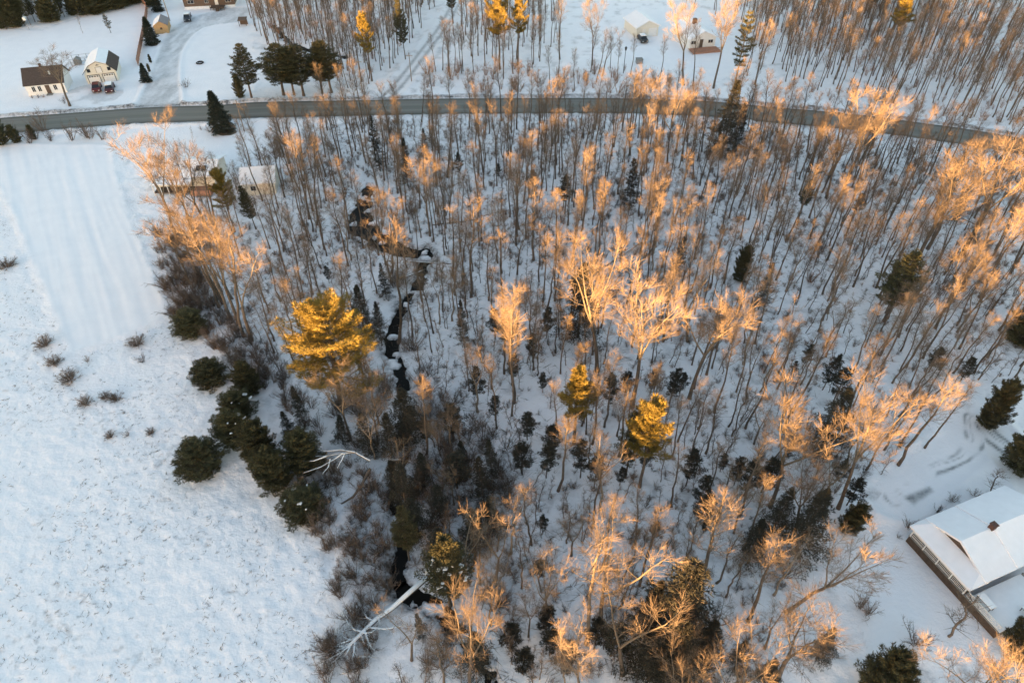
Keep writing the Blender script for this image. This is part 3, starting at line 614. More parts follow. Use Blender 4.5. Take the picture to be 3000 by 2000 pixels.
def bough_snow(root, seed, n_, rr, hh):
    rg_ = random.Random(seed); q_ = MB()
    for _ in range(n_):
        a = rg_.random()*6.28; t = rg_.uniform(.35, .8); c = Vector((math.cos(a)*rr*t, math.sin(a)*rr*t, hh*math.sqrt(1-t*t)*.98)); w_ = rg_.uniform(.10, .28)
        ring = [c+Vector((math.cos(k*1.047+rg_.random()*.4)*w_*rg_.uniform(.6, 1.5), math.sin(k*1.047)*w_*rg_.uniform(.6, 1.3), 0)) for k in range(6)]
        q_.add([c+Vector((0, 0, .09)), c-Vector((0, 0, .06))]+ring, [(0, 2+k, 2+(k+1) % 6) for k in range(6)]+[(1, 2+(k+1) % 6, 2+k) for k in range(6)])
    part('snow_patch', q_, SNOWCAP, root)
for o in list(COL.objects):
    lb = o.get('label', '')
    if o.name.startswith('bushy_pine') and ('snow patch' in lb or 'snow flecks' in lb): bough_snow(o, hash(len(lb)), 7, 2.9, 6)
    if 'snow-dusted green pine' in lb: bough_snow(o, 4, 34, 3.0, 13)

# ------------------------------------------------------------ random stands
def polypts(P, dens, seed, vmin=-5):
    P = gp(P); rng = np.random.RandomState(seed); x0, y0 = P.min(0); x1, y1 = P.max(0)
    n_ = int((x1-x0)*(y1-y0)*dens); xs = rng.uniform(x0, x1, n_); ysr = rng.uniform(y0, y1, n_)
    k = inpoly(xs, ysr, P); return list(zip(xs[k], ysr[k]))
def clear(x, y):
    i_ = gidx(x, y)
    return not (dR[i_] < 5.6 or dD[i_] < 5 or dS[i_] < 5.0 or dB[i_] < 2.4 or inF[i_] or inG[i_])
def spaced(x, y, d): return all((x-a)**2+(y-b_)**2 > d*d for a, b_ in OCC)
TRAIL = gp([(1905,470),(1980,560),(2060,640),(2180,790),(2290,900),(2330,980)])
cand = []
rg = random.Random(11)
MAINP = [(545,585),(640,560),(745,480),(800,410),(1000,362),(1500,352),(2100,362),(2700,435),(3060,500),(3060,1160),(2900,1130),(2760,1200),(2600,1380),(2480,1440),(2330,1640),(2250,1900),(2300,2040),(1130,2040),(1250,1850),(1230,1720),(1230,1400),(1060,1250),(900,1130),(770,1010),(650,900),(570,800)]
for x, y in polypts(MAINP, .082, 5):
    if not clear(x, y): continue
    if pdist(np.array([x]), np.array([y]), TRAIL)[0][0] < 2.6 and rg.random() < .85: continue
    u, v = PJ(x, y)
    if v > 1480 and u > 1600 and rg.random() < .05: continue
    if 540 < u < 760 and v < 640 and rg.random() < .6: continue
    r_ = rg.random(); k_ = 'tall' if r_ < .30 else 'slim' if r_ < .74 else 'forked' if r_ < .88 else 'maple' if r_ < .92 else 'pale'
    h = dict(tall=12.8, slim=9.8, forked=11.3, maple=10, pale=11)[k_]*rg.uniform(.78, 1.22)
    cand.append((x, y, h, k_))
for P_, dn, sd_ in ([(735,-20),(1300,-20),(1240,120),(1125,235),(1045,262),(990,255),(800,150),(735,70)], .135, 21), \
                   ([(1345,-20),(1620,-20),(1640,120),(1590,195),(1480,232),(1235,245),(1280,130)], .085, 22), \
                   ([(2215,-20),(3100,-20),(3100,395),(2800,345),(2500,290),(2290,238),(2190,90)], .125, 23), \
                   ([(1960,-20),(2230,-20),(2260,200),(2170,240),(2140,60),(1960,20)], .04, 24), \
                   ([(1620,170),(1760,190),(1900,220),(2000,262),(1560,280)], .012, 25):
    for x, y in polypts(P_, dn, sd_):
        if clear(x, y):
            r_ = rg.random(); k_ = 'tall' if r_ < .6 else 'slim' if r_ < .85 else 'forked'
            cand.append((x, y, dict(tall=11.8, slim=9.5, forked=10)[k_]*rg.uniform(.8, 1.15), k_))
sel = []
for c in cand:
    if spaced(c[0], c[1], 1.5): OCC.append((c[0], c[1])); sel.append(c)
sel.sort(key=lambda c: math.hypot(c[0], c[1], CAM_H)/c[2])
NIND = 292 - sum(1 for o in COL.objects if o.name.startswith(('bare_tree', 'slim_bare', 'forked_bare', 'pale_bare', 'bare_maple')))
for x, y, h, k_ in sel[:NIND]: tree(k_, x, y, h, wide=rg.uniform(.9, 1.15), lean=(rg.gauss(0, .035)*h, rg.gauss(0, .035)*h))
REST = sel[NIND:]
# saplings and brush
for x, y in polypts(MAINP, .007, 31):
    if clear(x, y) and spaced(x, y, .8): tree('sapling', x, y, 7*rg.uniform(.6, 1.25), wide=rg.uniform(1, 1.5), lean=(rg.gauss(0, .05)*6, rg.gauss(0, .05)*6))

SH_N = [0]
def shrub(x, y, h, w_=1.0, red=False, label=None, land=None, group=None, dense=False):
    SH_N[0] += 1; L_ = SHRR if red else (SHRD if dense else SHR); o = link('bare_shrub', L_[SH_N[0] % len(L_)], None, (x, y, ground_z(x, y)), random.random()*6.28)
    o.scale = (h/2.2*w_, h/2.2*w_, h/2.2); o['category'] = 'shrub'
    o['group'] = group or ('reddish bare shrubs by the road' if red else 'grey-brown bare shrubs on the snow')
    if label: o['label'] = label
    else: AUTO.append((o, 'reddish shrub' if red else 'grey-brown shrub', x, y))
    if land: LANDS.append((land, x, y))
    return o
def sp_(u, v, h, w_=1.0, **k): x, y = G(u, v); return shrub(x, y, h, w_, **k)
FS = [(20,783,1.5,1.7,'dark wide shrub at the left edge beside the smooth field'),(130,1012,1.7,1.3,'topmost round brown shrub in the rough field below the smooth field'),(162,1063,1.5,1.3,'brown shrub second in the row stepping down the rough field'),(207,1112,1.8,1.3,'round brown shrub third in the row stepping down the rough field'),
      (252,1182,1.5,1.1,'small splayed shrub left of a paired clump in the field'),(310,1165,1.2,1.0,'left shrub of a paired clump in the field'),(340,1167,1.4,1.1,'right shrub of a paired clump in the field'),(322,1280,1.1,1.0,'low shrub, left of three small ones in the field'),(375,1276,1.0,1.1,'thin wispy shrub, middle of three small ones in the field'),(443,1270,1.2,.8,'small upright shrub, right of three in the field'),
      (400,1010,1.8,1.2,'grey shrub on the lower edge of the smooth field'),(418,1058,1.7,.9,'pale thin shrub below the smooth field edge'),(258,1058,1.2,.9,'faint small shrub below the smooth field'),(432,198,.6,1.5,'dark twiggy tuft on the roadside lawn'),
      (547,256,2.1,1.0,'brown shrub on the lawn between driveway and road'),(2682,1885,3.0,1.0,'bare V-shaped shrub alone on the snowy yard'),(590,381,1.0,.9,'small dark shrub left of the lone spruce'),(612,384,1.2,1.2,'low dark shrub touching the lone spruce')]
for u, v, h, w_, lb in FS: sp_(u, v, h*1.1, w_*1.1, dense=(v > 700 and 'thin' not in lb and 'faint' not in lb and 'V-' not in lb and 'wispy' not in lb), label=lb, land='paired shrubs in the field' if u == 340 else None)
def scatter(P, dens, seed, h0, h1, red=False, chk=True):
    for x, y in polypts(P, dens, seed):
        if (not chk) or clear(x, y): shrub(x, y, rg.uniform(h0, h1), rg.uniform(.8, 1.4), red)
scatter([(440,700),(520,720),(640,900),(800,1060),(880,1160),(760,1120),(640,1060),(500,930)], .085, 41, 2, 4)
scatter([(960,1330),(1140,1420),(1150,1700),(1080,1980),(930,1990),(1000,1800),(960,1600),(890,1500)], .13, 42, 1.5, 3.2)
scatter([(1160,255),(1160,225),(1500,200),(1900,215),(2050,265),(1560,282)], .055, 43, 1.8, 3.4, True)
scatter([(2250,275),(2500,300),(2800,350),(3000,380),(3000,350),(2300,250)], .045, 44, 1.5, 3, True)
scatter([(740,400),(1100,360),(1100,420),(760,480)], .05, 45, 1.5, 3)
scatter([(20,395),(330,372),(330,410),(20,425)], .12, 46, 2.5, 5, False, False)
scatter([(0,330),(250,318),(200,300),(0,325)], .05, 49, 1.5, 3, False, False)
scatter([(2500,1480),(2620,1300),(2480,1350),(2330,1500)], .05, 47, 1.5, 3)
scatter([(1300,1500),(1700,1300),(2300,1500),(2250,2000),(1300,2000)], .014, 48, 1.5, 3)
scatter([(1000,600),(2600,560),(2700,900),(1300,900)], .006, 50, 1.2, 2.6, True)
for u, v, h, w_, lb in [(10,424,5.5,.8,'tallest dark evergreen at the left edge, just below the road'),(52,416,3.6,.75,'lower dark evergreen below the road, second from the left edge'),(100,408,3,.6,'small brownish evergreen below the road, third from the left edge')]: x, y = G(u, v); tree('bush', x, y, h, lb, wide=w_)

# far woods in the top left corner
for x, y in polypts([(-150,-40),(480,-40),(470,2),(300,6),(150,55),(60,85),(-150,120)], .2, 61):
    if rg.random() < .62 and len([1 for _ in ()]) == 0:
        u, v = PJ(x, y)
        if -60 < u < 520 and v > -25: tree('pine' if rg.random() < .45 else 'slim', x, y, rg.uniform(7, 11), wide=1.3) 
for k in range(22):
    u = 4+k*21; vb_ = 86-k*3.1 if k < 9 else max(14, 52-(k-9)*4.2); x, y = G(u+rg.uniform(-7, 7), vb_+rg.uniform(-6, 4)); tree(rg.choice(('bush', 'bush', 'pine')), x, y, rg.uniform(5, 8.5), wide=rg.uniform(.7, 1.1))
for x, y in polypts([(2480,-30),(2760,-30),(2740,40),(2560,70)], .018, 62): tree('pine', x, y, rg.uniform(12, 17))
tp('goldpine', 2610, 150, -25, 'pine with yellow-lit boughs at the top right edge', wide=1.2)
tp('goldpine', 2985, 110, -30, 'yellow-lit pine in the top right corner', wide=.9)

# the rest of the distant stand: one mass of instances made from the same tree meshes
if REST:
    lib = bpy.data.collections.new('stand_sources')
    names = [('tall', 0), ('tall', 2), ('slim', 1), ('forked', 0)]
    for i_, (k_, v_) in enumerate(names):
        t_me, c_me, H0 = PROTO[k_][v_]
        vs = []; fs = []; ms = []
        for me_, mo in ((t_me, 0), (c_me, 1)):
            o_ = len(vs); co = np.zeros(len(me_.vertices)*3); me_.vertices.foreach_get('co', co); vs += list(map(tuple, co.reshape(-1, 3)))
            for p_ in me_.polygons: fs.append(tuple(a+o_ for a in p_.vertices)); ms.append(0 if mo == 0 else 1+p_.material_index)
        mm = bpy.data.meshes.new('stand_tree'); mm.from_pydata(vs, [], fs)
        for m_ in (BARK, LIMB, TWIG): mm.materials.append(m_)
        mm.polygons.foreach_set('material_index', ms); lib.objects.link(bpy.data.objects.new('stand_tree_%d' % i_, mm))
    pm = bpy.data.meshes.new('distant_stand'); pm.from_pydata([(x, y, ground_z(x, y)) for x, y, h, k_ in REST], [], [])
    a1 = pm.attributes.new('idx', 'INT', 'POINT'); a2 = pm.attributes.new('scl', 'FLOAT', 'POINT'); a3 = pm.attributes.new('rot', 'FLOAT_VECTOR', 'POINT')
    for i_, (x, y, h, k_) in enumerate(REST):
        j = {'tall': rg.choice((0, 1)), 'slim': 2, 'forked': 3, 'maple': 3, 'pale': 1}[k_]; a1.data[i_].value = j
        a2.data[i_].value = h/PROTO[names[j][0]][0][2]; a3.data[i_].vector = (rg.gauss(0, .04), rg.gauss(0, .04), rg.random()*6.28)
    so_ = link('distant_bare_trees', pm); setp(so_, 'dense far stand of bare grey trunks in the woods', 'woods', kind='stuff')
    ng = bpy.data.node_groups.new('stand', 'GeometryNodeTree'); ng.interface.new_socket('Geometry', in_out='INPUT', socket_type='NodeSocketGeometry'); ng.interface.new_socket('Geometry', in_out='OUTPUT', socket_type='NodeSocketGeometry')
    N_ = ng.nodes; gi = N_.new('NodeGroupInput'); go = N_.new('NodeGroupOutput'); ci = N_.new('GeometryNodeCollectionInfo'); ci.inputs[0].default_value = lib; ci.inputs[1].default_value = True; ci.inputs[2].default_value = True
    ip = N_.new('GeometryNodeInstanceOnPoints'); ip.inputs['Pick Instance'].default_value = True
    def na(nm, ty):
        q_ = N_.new('GeometryNodeInputNamedAttribute'); q_.data_type = ty; q_.inputs[0].default_value = nm; return q_.outputs[0]
    K = ng.links.new; K(gi.outputs[0], ip.inputs['Points']); K(ci.outputs[0], ip.inputs['Instance']); K(na('idx', 'INT'), ip.inputs['Instance Index']); K(na('scl', 'FLOAT'), ip.inputs['Scale']); K(na('rot', 'FLOAT_VECTOR'), ip.inputs['Rotation']); K(ip.outputs[0], go.inputs[0])
    md = so_.modifiers.new('stand', 'NODES'); md.node_group = ng

def mass(name, label, cat, spots, meshes):
    """one mass of brush nobody could count, made of instances of the shrub meshes"""
    lib = bpy.data.collections.new(name+'_sources')
    for i_, me_ in enumerate(meshes): lib.objects.link(bpy.data.objects.new('%s_source_%d' % (name, i_), me_))
    pm = bpy.data.meshes.new(name); pm.from_pydata([(x, y, ground_z(x, y)) for x, y, s_ in spots], [], [])
    a1 = pm.attributes.new('idx', 'INT', 'POINT'); a2 = pm.attributes.new('scl', 'FLOAT', 'POINT'); a3 = pm.attributes.new('rot', 'FLOAT_VECTOR', 'POINT')
    for i_, (x, y, s_) in enumerate(spots): a1.data[i_].value = rg.randrange(len(meshes)); a2.data[i_].value = s_; a3.data[i_].vector = (rg.gauss(0, .1), rg.gauss(0, .1), rg.random()*6.28)
    o = link(name, pm); setp(o, label, cat, kind='stuff'); md = o.modifiers.new('mass', 'NODES'); md.node_group = bpy.data.node_groups['stand'].copy()
    md.node_group.nodes['Collection Info'].inputs[0].default_value = lib; return o
und = [(x, y, rg.uniform(.25, .75)) for x, y in polypts(MAINP, .46, 71) if clear(x, y) and rg.random() < .2+1.1*float(fbm(np.array([x]), np.array([y]), 9, 2, 99)[0])**2]
yg = [(x, y, rg.uniform(.35, .95)) for x, y in polypts(MAINP, .10, 74) if clear(x, y)]
YG = []
for t_me, c_me, H0 in PROTO['sapling']:
    co = []; fs = []; ms = []
    for me_, mo in ((t_me, 0), (c_me, 1)):
        o_ = len(co); a_ = np.zeros(len(me_.vertices)*3); me_.vertices.foreach_get('co', a_); co += list(map(tuple, a_.reshape(-1, 3)))
        for p_ in me_.polygons: fs.append(tuple(v_+o_ for v_ in p_.vertices)); ms.append(mo)
    mm = bpy.data.meshes.new('young_tree'); mm.from_pydata(co, [], fs); mm.materials.append(BARK); mm.materials.append(SHRUB); mm.polygons.foreach_set('material_index', ms); YG.append(mm)
mass('young_growth', 'thin unlit saplings and whips standing thickly between the trunks', 'saplings', yg, YG)
mass('undergrowth', 'low leafless undergrowth scattered through the snowy woods', 'undergrowth', und, [SHR[0], SHR[1], SHR[2]])
und2 = [(x, y, rg.uniform(.5, 1.3)) for P_ in ([(440,680),(520,700),(650,900),(800,1040),(960,1250),(880,1250),(740,1110),(640,1040),(510,940)], [(960,1300),(1140,1400),(1150,1700),(1080,2010),(900,2010),(990,1800),(940,1600),(850,1480)]) for x, y in polypts(P_, .8, 72)]
mass('field_edge_brush', 'tangled grey brush along the edge of the woods beside the field', 'undergrowth', und2, SHR)
und4 = [(x, y, rg.uniform(.6, 1.5)) for x, y in polypts([(960,1150),(1070,1000),(1110,800),(1190,800),(1200,1000),(1300,1130),(1500,1300),(1520,1700),(1470,1990),(1250,1960),(1200,1500),(1080,1380),(930,1330)], .6, 78) if dB[gidx(x, y)] > 1.7 and rg.random() < .25+1.2*float(fbm(np.array([x]), np.array([y]), 7, 2, 98)[0])**2]
mass('brookside_thicket', 'dark leafless thicket crowding both banks of the brook', 'undergrowth', und4, [SHR[3], SHR[1], SHR[0]])
und3 = [(x, y, rg.uniform(.4, 1.1)) for P_ in ([(1160,262),(1160,215),(1500,190),(1900,205),(2050,260),(1560,278)], [(2250,300),(2500,325),(2800,372),(3000,390),(3000,350),(2300,240)], [(2230,0),(3000,0),(3000,380),(2500,290)], [(740,0),(1280,0),(1120,235),(800,140)]) for x, y in polypts(P_, .05, 73) if clear(x, y)]
mass('roadside_brush', 'pale leafless brush in the woods north of the road', 'undergrowth', und3, SHRR)

# ------------------------------------------------------------ ground litter: stubble, twigs, fallen logs
def stubble(P, dens, seed, name, label, L0, L1, tilt, chk=None, wd=.02):
    mb = MB(); r2 = random.Random(seed)
    P_ = polypts(P, dens, seed)
    for x, y in P_:
        if fbm(np.array([x]), np.array([y]), 7, 2, 77)[0] < r2.uniform(.25, .62): continue
        if chk and not chk(x, y): continue
        z = ground_z(x, y); c = Vector((x, y, z-.02)); a0 = r2.random()*6.28
        for k in range(r2.randint(2, 5)):
            a = a0+r2.gauss(0, .7); L = r2.uniform(L0, L1); d = Vector((math.cos(a)*tilt, math.sin(a)*tilt, r2.uniform(.1, .5))).normalized()
            p = c+Vector((r2.gauss(0, .12), r2.gauss(0, .12), 0)); mb.spike(p, p+d*L, wd*r2.uniform(.6, 1.4), 0)
    o = link(name, mb.mesh(name, STRAW)); setp(o, label, 'grass', kind='stuff')
rb_ = [(-500,520),(0,600),(110,860),(215,1045),(494,945),(620,980),(560,1280),(640,1440),(800,1530),(900,1570),(980,1760),(930,1920),(880,2100),(-500,2200)]
stubble(rb_, 1.5, 91, 'grass_stubble', 'dead grass stubble poking through the rough snowy field', .15, .55, 1.5, None, .022)
stubble([(800,1500),(1150,1400),(1160,1750),(1100,2000),(900,2050),(980,1760)], 1.2, 92, 'thicket_litter', 'broken stems and weeds in the snow left of the brook', .3, 1.1, .8, None, .014)
stubble(MAINP, .6, 93, 'woodland_litter', 'twigs, fallen sticks and leaf litter lying on the snow under the trees', .3, 1.8, 1.8, None, .028)

def log_(u0, v0, u1, v1, r=.12, z0=.12, z1=.15, label='', snow=True, name='fallen_log', nbr=3):
    x0, y0 = G(u0, v0); x1, y1 = G(u1, v1); mx, my = (x0+x1)/2, (y0+y1)/2
    root = thing(name, label, 'log', mx, my, 0, 0, 'fallen trunks on the woodland snow'); a = Vector((x0-mx, y0-my, z0)); b2 = Vector((x1-mx, y1-my, z1)); mb = MB(); r2 = random.Random(int(u0*7+v0))
    pts = [a.lerp(b2, t/5)+Vector((r2.gauss(0, .05), r2.gauss(0, .05), 0)) for t in range(6)]
    mb.tube(pts, [r*(1-.1*t) for t in range(6)], 7, 0, True)
    for k in range(nbr):
        p = pts[r2.randint(2, 5)]; q_ = r2.random()*3.14; mb.spike(p, p+Vector((math.cos(q_), math.sin(q_), .5))*r2.uniform(.6, 1.8), .04)
    part('trunk', mb, BARK, root)
    if snow:
        sb = MB(); sb.tube([p+Vector((0, 0, r*.55)) for p in pts[:-1]], [r*.8*(1-.1*t) for t in range(5)], 6, 0, True); part('snow_cap', sb, SNOWCAP, root)
for a_ in [(1265,660,1400,646,.14,'dark fallen trunk lying right of the brook pool, upper'),(1200,768,1323,775,.12,'pale fallen trunk crossing the brook at its bend, upper one'),(1185,815,1250,790,.13,'pale fallen trunk crossing the brook at its bend, lower one'),
           (1400,635,1490,618,.10,'fallen trunk end to end with another above the slim evergreen'),(1540,705,1618,690,.12,'dark fallen trunk below the lit round crown'),(1525,662,1600,640,.10,'thin fallen trunk just left of the lit round crown'),(1770,782,1880,712,.16,'long fallen trunk slanting up beneath the blue spruce'),
           (1652,632,1695,618,.1,'short fallen log beneath the ragged hemlock'),(2790,625,2855,660,.12,'fallen branch slanting between big right-hand trunks'),(1430,640,1480,715,.13,'steeply slanting fallen trunk right of the brook'),(850,740,880,730,.1,'short dark log in the left woods'),(955,565,1080,566,.06,'very thin straight pole lying across the left woods'),
           (2455,330,2490,338,.1,'short log beside the road bend in the snow'),(1560,965,1610,958,.08,'thin log on the snow in the mid woods'),(1140,1350,1185,1348,.16,'snow-topped log across the narrow brook, upper'),(1150,1380,1180,1378,.13,'snow-topped log across the narrow brook, lower')]:
    log_(a_[0], a_[1], a_[2], a_[3], a_[4], label=a_[5])

# the great fallen snow-covered tree
def fallen_tree():
    root = thing('fallen_tree', 'long fallen tree covered in snow, lying from the brook towards the field', 'fallen tree', *G(1095, 1830))
    ox, oy = G(1095, 1830); LANDS.append(('snow-covered fallen tree', ox, oy)); r2 = random.Random(5); T = MB(); S = MB(); B_ = MB(); SB = MB()
    def pz(u, v, z): x, y = G(u, v, z); return Vector((x-ox, y-oy, z))
    tr = [pz(1252,1690,1.6), pz(1195,1740,1.1), pz(1150,1780,.9), pz(1100,1815,.8), pz(1050,1865,.9), pz(1020,1895,.9)]
    T.tube(tr, [.30,.28,.26,.24,.2,.15], 8, 0, True); S.tube([p+Vector((0, 0, .12)) for p in tr], [.27,.26,.24,.22,.19,.14], 8, 0, True)
    br = [((1080,1838),[(1130,1842),(1180,1833),(1232,1832)]), ((1062,1850),[(1040,1845),(1020,1825),(1010,1805),(995,1800)]), ((1092,1818),[(1075,1808),(1066,1795)]),
          ((1045,1868),[(1010,1880),(985,1890)]), ((1035,1880),[(1005,1893),(970,1893)]), ((1030,1888),[(1000,1910),(965,1930),(925,1945)]), ((1028,1890),[(1015,1915),(1008,1925)]),
          ((1040,1878),[(1038,1905),(1032,1930),(1040,1950)]), ((1070,1850),[(1080,1880),(1090,1900),(1100,1903)]), ((1058,1860),[(1068,1885)]), ((1050,1925),[(1070,1922),(1085,1922)]), ((1060,1855),[(1090,1852),(1102,1840)]),
          ((1030,1885),[(1000,1900),(980,1908)]), ((1045,1870),[(1020,1872),(1000,1862)]), ((1020,1893),[(990,1925),(975,1940)]), ((1110,1810),[(1112,1825)])]
    for st, q_ in br:
        ps = [pz(*st, .9)]+[pz(u, v, .9-.18*k+r2.uniform(0, .3)) for k, (u, v) in enumerate(q_)]; n_ = len(ps)
        rr = [.11*(1-.75*k/(n_-1)) for k in range(n_)]
        B_.tube(ps, rr, 5); SB.tube([p+Vector((0, 0, .055)) for p in ps], [a*.95 for a in rr], 5, 0, True)
        for k in range(1, n_):
            for _ in range(5):
                d = (ps[k]-ps[k-1]).normalized()+rv(r2, .6); d.z = abs(d.z)*.3; p = ps[k-1].lerp(ps[k], r2.random()); L = r2.uniform(.4, 1.2)
                B_.spike(p, p+d*L, .03); SB.spike(p+Vector((0, 0, .03)), p+d*L*.9+Vector((0, 0, .03)), .028)
    for _ in range(160):
        p = pz(r2.uniform(930, 1090), r2.uniform(1860, 1960), r2.uniform(.1, .9)); B_.spike(p, p+rv(r2, .5), .014)
    t_ = part('trunk', T, BARK, root, smooth=True); part('snow_cover', S, SNOWCAP, t_, smooth=True)
    c_ = part('branches', B_, SHRUB, root); part('snow_cover', SB, SNOWCAP, c_)
fallen_tree()
# dead branches trailing left of the brook and the bent dark log below them
def snag():
    ox, oy = G(1080, 1345); root = thing('broken_tree', 'pale broken treetop sprawling sideways left of the brook', 'fallen tree', ox, oy); mb = MB(); sn = MB(); r2 = random.Random(9)
    def pz(u, v, z): x, y = G(u, v, z); return Vector((x-ox, y-oy, z))
    for st in [[(1085,1350),(1040,1325),(1005,1328),(960,1335),(905,1338),(855,1340)],[(1005,1328),(980,1345),(940,1368),(890,1385)],[(1010,1330),(1000,1350),(988,1372)],[(968,1345),(962,1368),(945,1388)],[(1040,1325),(1000,1318),(950,1322),(900,1300),(870,1310)],[(960,1335),(920,1350),(880,1352)]]:
        ps = [pz(u, v, 3.2-.3*k) for k, (u, v) in enumerate(st)]; n_ = len(ps); rr = [.11*(1-.7*k/(n_-1)) for k in range(n_)]; mb.tube(ps, rr, 5); sn.tube([p+Vector((0, 0, .05)) for p in ps], [a*.8 for a in rr], 5)
        for k in range(1, n_):
            for _ in range(7): p = ps[k-1].lerp(ps[k], r2.random()); d = (ps[k]-ps[k-1]).normalized()+rv(r2, .6); mb.spike(p, p+d*r2.uniform(.5, 1.6), .018)
    part('branches', mb, BARKL, root); part('snow_cover', sn, SNOWCAP, root)
    mb2 = MB(); mb2.tube([pz(1085,1372,2.2), pz(1060,1418,1.5), pz(1035,1455,.8), pz(1000,1475,.1)], [.2,.18,.15,.08], 7, 0, True); part('trunk', mb2, BARK, root)
snag()
# mulch rings around lawn trees
for u, v, a_, lb in [(665,388,2.1,'brown grass ring under the lone roadside spruce'),(450,131,1.6,'brown grass ring under the driveway spruce'),(434,240,1.1,'brown grass ring under the small spruce'),(466,32,1.6,'brown grass ring under the top edge spruce')]:
    x, y = G(u, v); mb = MB(); ring = [(math.cos(k*.35)*a_*(1+.08*math.sin(k*3)), math.sin(k*.35)*a_*.8*(1+.08*math.cos(k*2)), .03) for k in range(18)]
    mb.add([(0, 0, .14)]+ring, [(0, k+1, (k+1) % 18+1) for k in range(18)]); o = link('grass_ring', mb.mesh('grass_ring', STRAW), None, (x, y, ground_z(x, y)+.02)); setp(o, kind='structure')

# ------------------------------------------------------------ buildings
SIDING = mat('white_siding', (.78, .77, .75), .7, .05, 2); SIDINGB = mat('cream_siding', (.72, .69, .61), .7, .05, 2); TRIM = mat('black_trim', (.03, .03, .03), .6, .1)
ROOFB = mat('brown_shingles', (.075, .058, .052), .9, .2, 3, 0, .4); ROOFG = mat('grey_metal_roof', (.19, .17, .19), .6, .12, 2); TAN = mat('tan_siding', (.46, .31, .16), .8, .1, 2)
BROWNW = mat('brown_siding', (.12, .085, .065), .8, .1, 2); DECK = mat('dark_deck_wood', (.085, .062, .048), .85, .25, 3); GLASS, n, l, b = new_mat('window_glass'); b.inputs['Base Color'].default_value = (.02, .022, .028, 1); b.inputs['Roughness'].default_value = .1
SNOWR = mat('roof_snow', (.87, .86, .89), .7, .03, 1.2, 0, .5); CONC = mat('white_skirting', (.72, .73, .75), .8, .08, 2); BRICK = mat('brick_red', (.10, .055, .045), .85, .25, 8, 0, .3)
FENCEW = mat('fence_cedar', (.36, .19, .13), .85, .2, 2); STONE = mat('grey_wall_board', (.22, .22, .21), .85, .2, 3); WHITEP = mat('white_paint', (.72, .72, .70), .6, .05)
GREYM = mat('grey_metal', (.25, .26, .27), .5, .1)
def win(parent, x, y, z, w_, h_, ax='x', sgn=-1, shutters=False, mull=True, fm=None):
    """window on a wall facing sgn along the other axis; x/y is its centre on the wall"""
    F = MB(); t = .05; d0, d1 = (0, .06)
    def bxx(mb, a0, a1, z0, z1, dd0, dd1, mi=0):
        lo, hi = sorted((sgn*dd0, sgn*dd1))
        if ax == 'x': mb.box(x+a0, x+a1, y+lo, y+hi, z0, z1, mi)
        else: mb.box(x+lo, x+hi, y+a0, y+a1, z0, z1, mi)
    for a0, a1, z0, z1 in ((-w_/2-t, -w_/2, z-h_/2-t, z+h_/2+t), (w_/2, w_/2+t, z-h_/2-t, z+h_/2+t), (-w_/2, w_/2, z+h_/2, z+h_/2+t), (-w_/2, w_/2, z-h_/2-t, z-h_/2)): bxx(F, a0, a1, z0, z1, d0, d1)
    if mull: bxx(F, -.025, .025, z-h_/2, z+h_/2, .024, .05); 
    f = part('window', F, fm or WHITEP, parent); g_ = MB(); bxx(g_, -w_/2, w_/2, z-h_/2, z+h_/2, .003, .022); part('pane', g_, GLASS, f)
    if shutters:
        for s_ in (-1, 1):
            q_ = MB(); a0 = s_*(w_/2+.06) if s_ > 0 else -(w_/2+.06+.3); bxx(q_, a0, a0+.3, z-h_/2, z+h_/2, .002, .045); part('shutter', q_, ROOFG, f)
def door(parent, x, y, z0, w_, h_, m_, ax='x', sgn=-1):
    D = MB(); lo, hi = sorted((sgn*.003, sgn*.06))
    (D.box(x-w_/2, x+w_/2, y+lo, y+hi, z0, z0+h_) if ax == 'x' else D.box(x+lo, x+hi, y-w_/2, y+w_/2, z0, z0+h_)); d_ = part('door', D, m_, parent)
    K_ = MB(); lo, hi = sorted((sgn*.06, sgn*.12)); (K_.box(x+w_*.3, x+w_*.38, y+lo, y+hi, z0+1, z0+1.08) if ax == 'x' else K_.box(x+lo, x+hi, y+w_*.3, y+w_*.38, z0+1, z0+1.08)); part('handle', K_, GREYM, d_)
def gable(parent, x0, x1, y0, y1, zw, zr, wm, rm_s, rm_n, ridge='x', ov=.3, th=.14):
    """walls with gables and two roof slabs; ridge runs along x or y"""
    Wm = MB()
    if ridge == 'x':
        ym = (y0+y1)/2; Wm.prism([(y0, 0), (y1, 0), (y1, zw), (ym, zr), (y0, zw)], x0, x1, 'x'); part('wall', Wm, wm, parent)
        sl = (zr-zw)/(ym-y0)
        for (ya, m_) in ((y0, rm_s), (y1, rm_n)):
            sg = -1 if ya == y0 else 1; e_ = ya+sg*ov; ze = zw-ov*sl
            q_ = MB(); q_.prism([(e_, ze+.01), (ym, zr+.01), (ym, zr+th), (e_, ze+th)], x0-ov, x1+ov, 'x'); part('roof', q_, m_, parent)
    else:
        xm = (x0+x1)/2; Wm.prism([(x0, 0), (x1, 0), (x1, zw), (xm, zr), (x0, zw)], y0, y1, 'y'); part('wall', Wm, wm, parent)
        sl = (zr-zw)/(xm-x0)
        for (xa, m_) in ((x0, rm_s), (x1, rm_n)):
            sg = -1 if xa == x0 else 1; e_ = xa+sg*ov; ze = zw-ov*sl
            q_ = MB(); q_.prism([(e_, ze+.01), (xm, zr+.01), (xm, zr+th), (e_, ze+th)], y0-ov, y1+ov, 'y'); part('roof', q_, m_, parent)
def frame2(pa, pb):
    (x0, y0), (x1, y1) = pa, pb; return x0, y0, math.atan2(y1-y0, x1-x0), math.hypot(x1-x0, y1-y0)

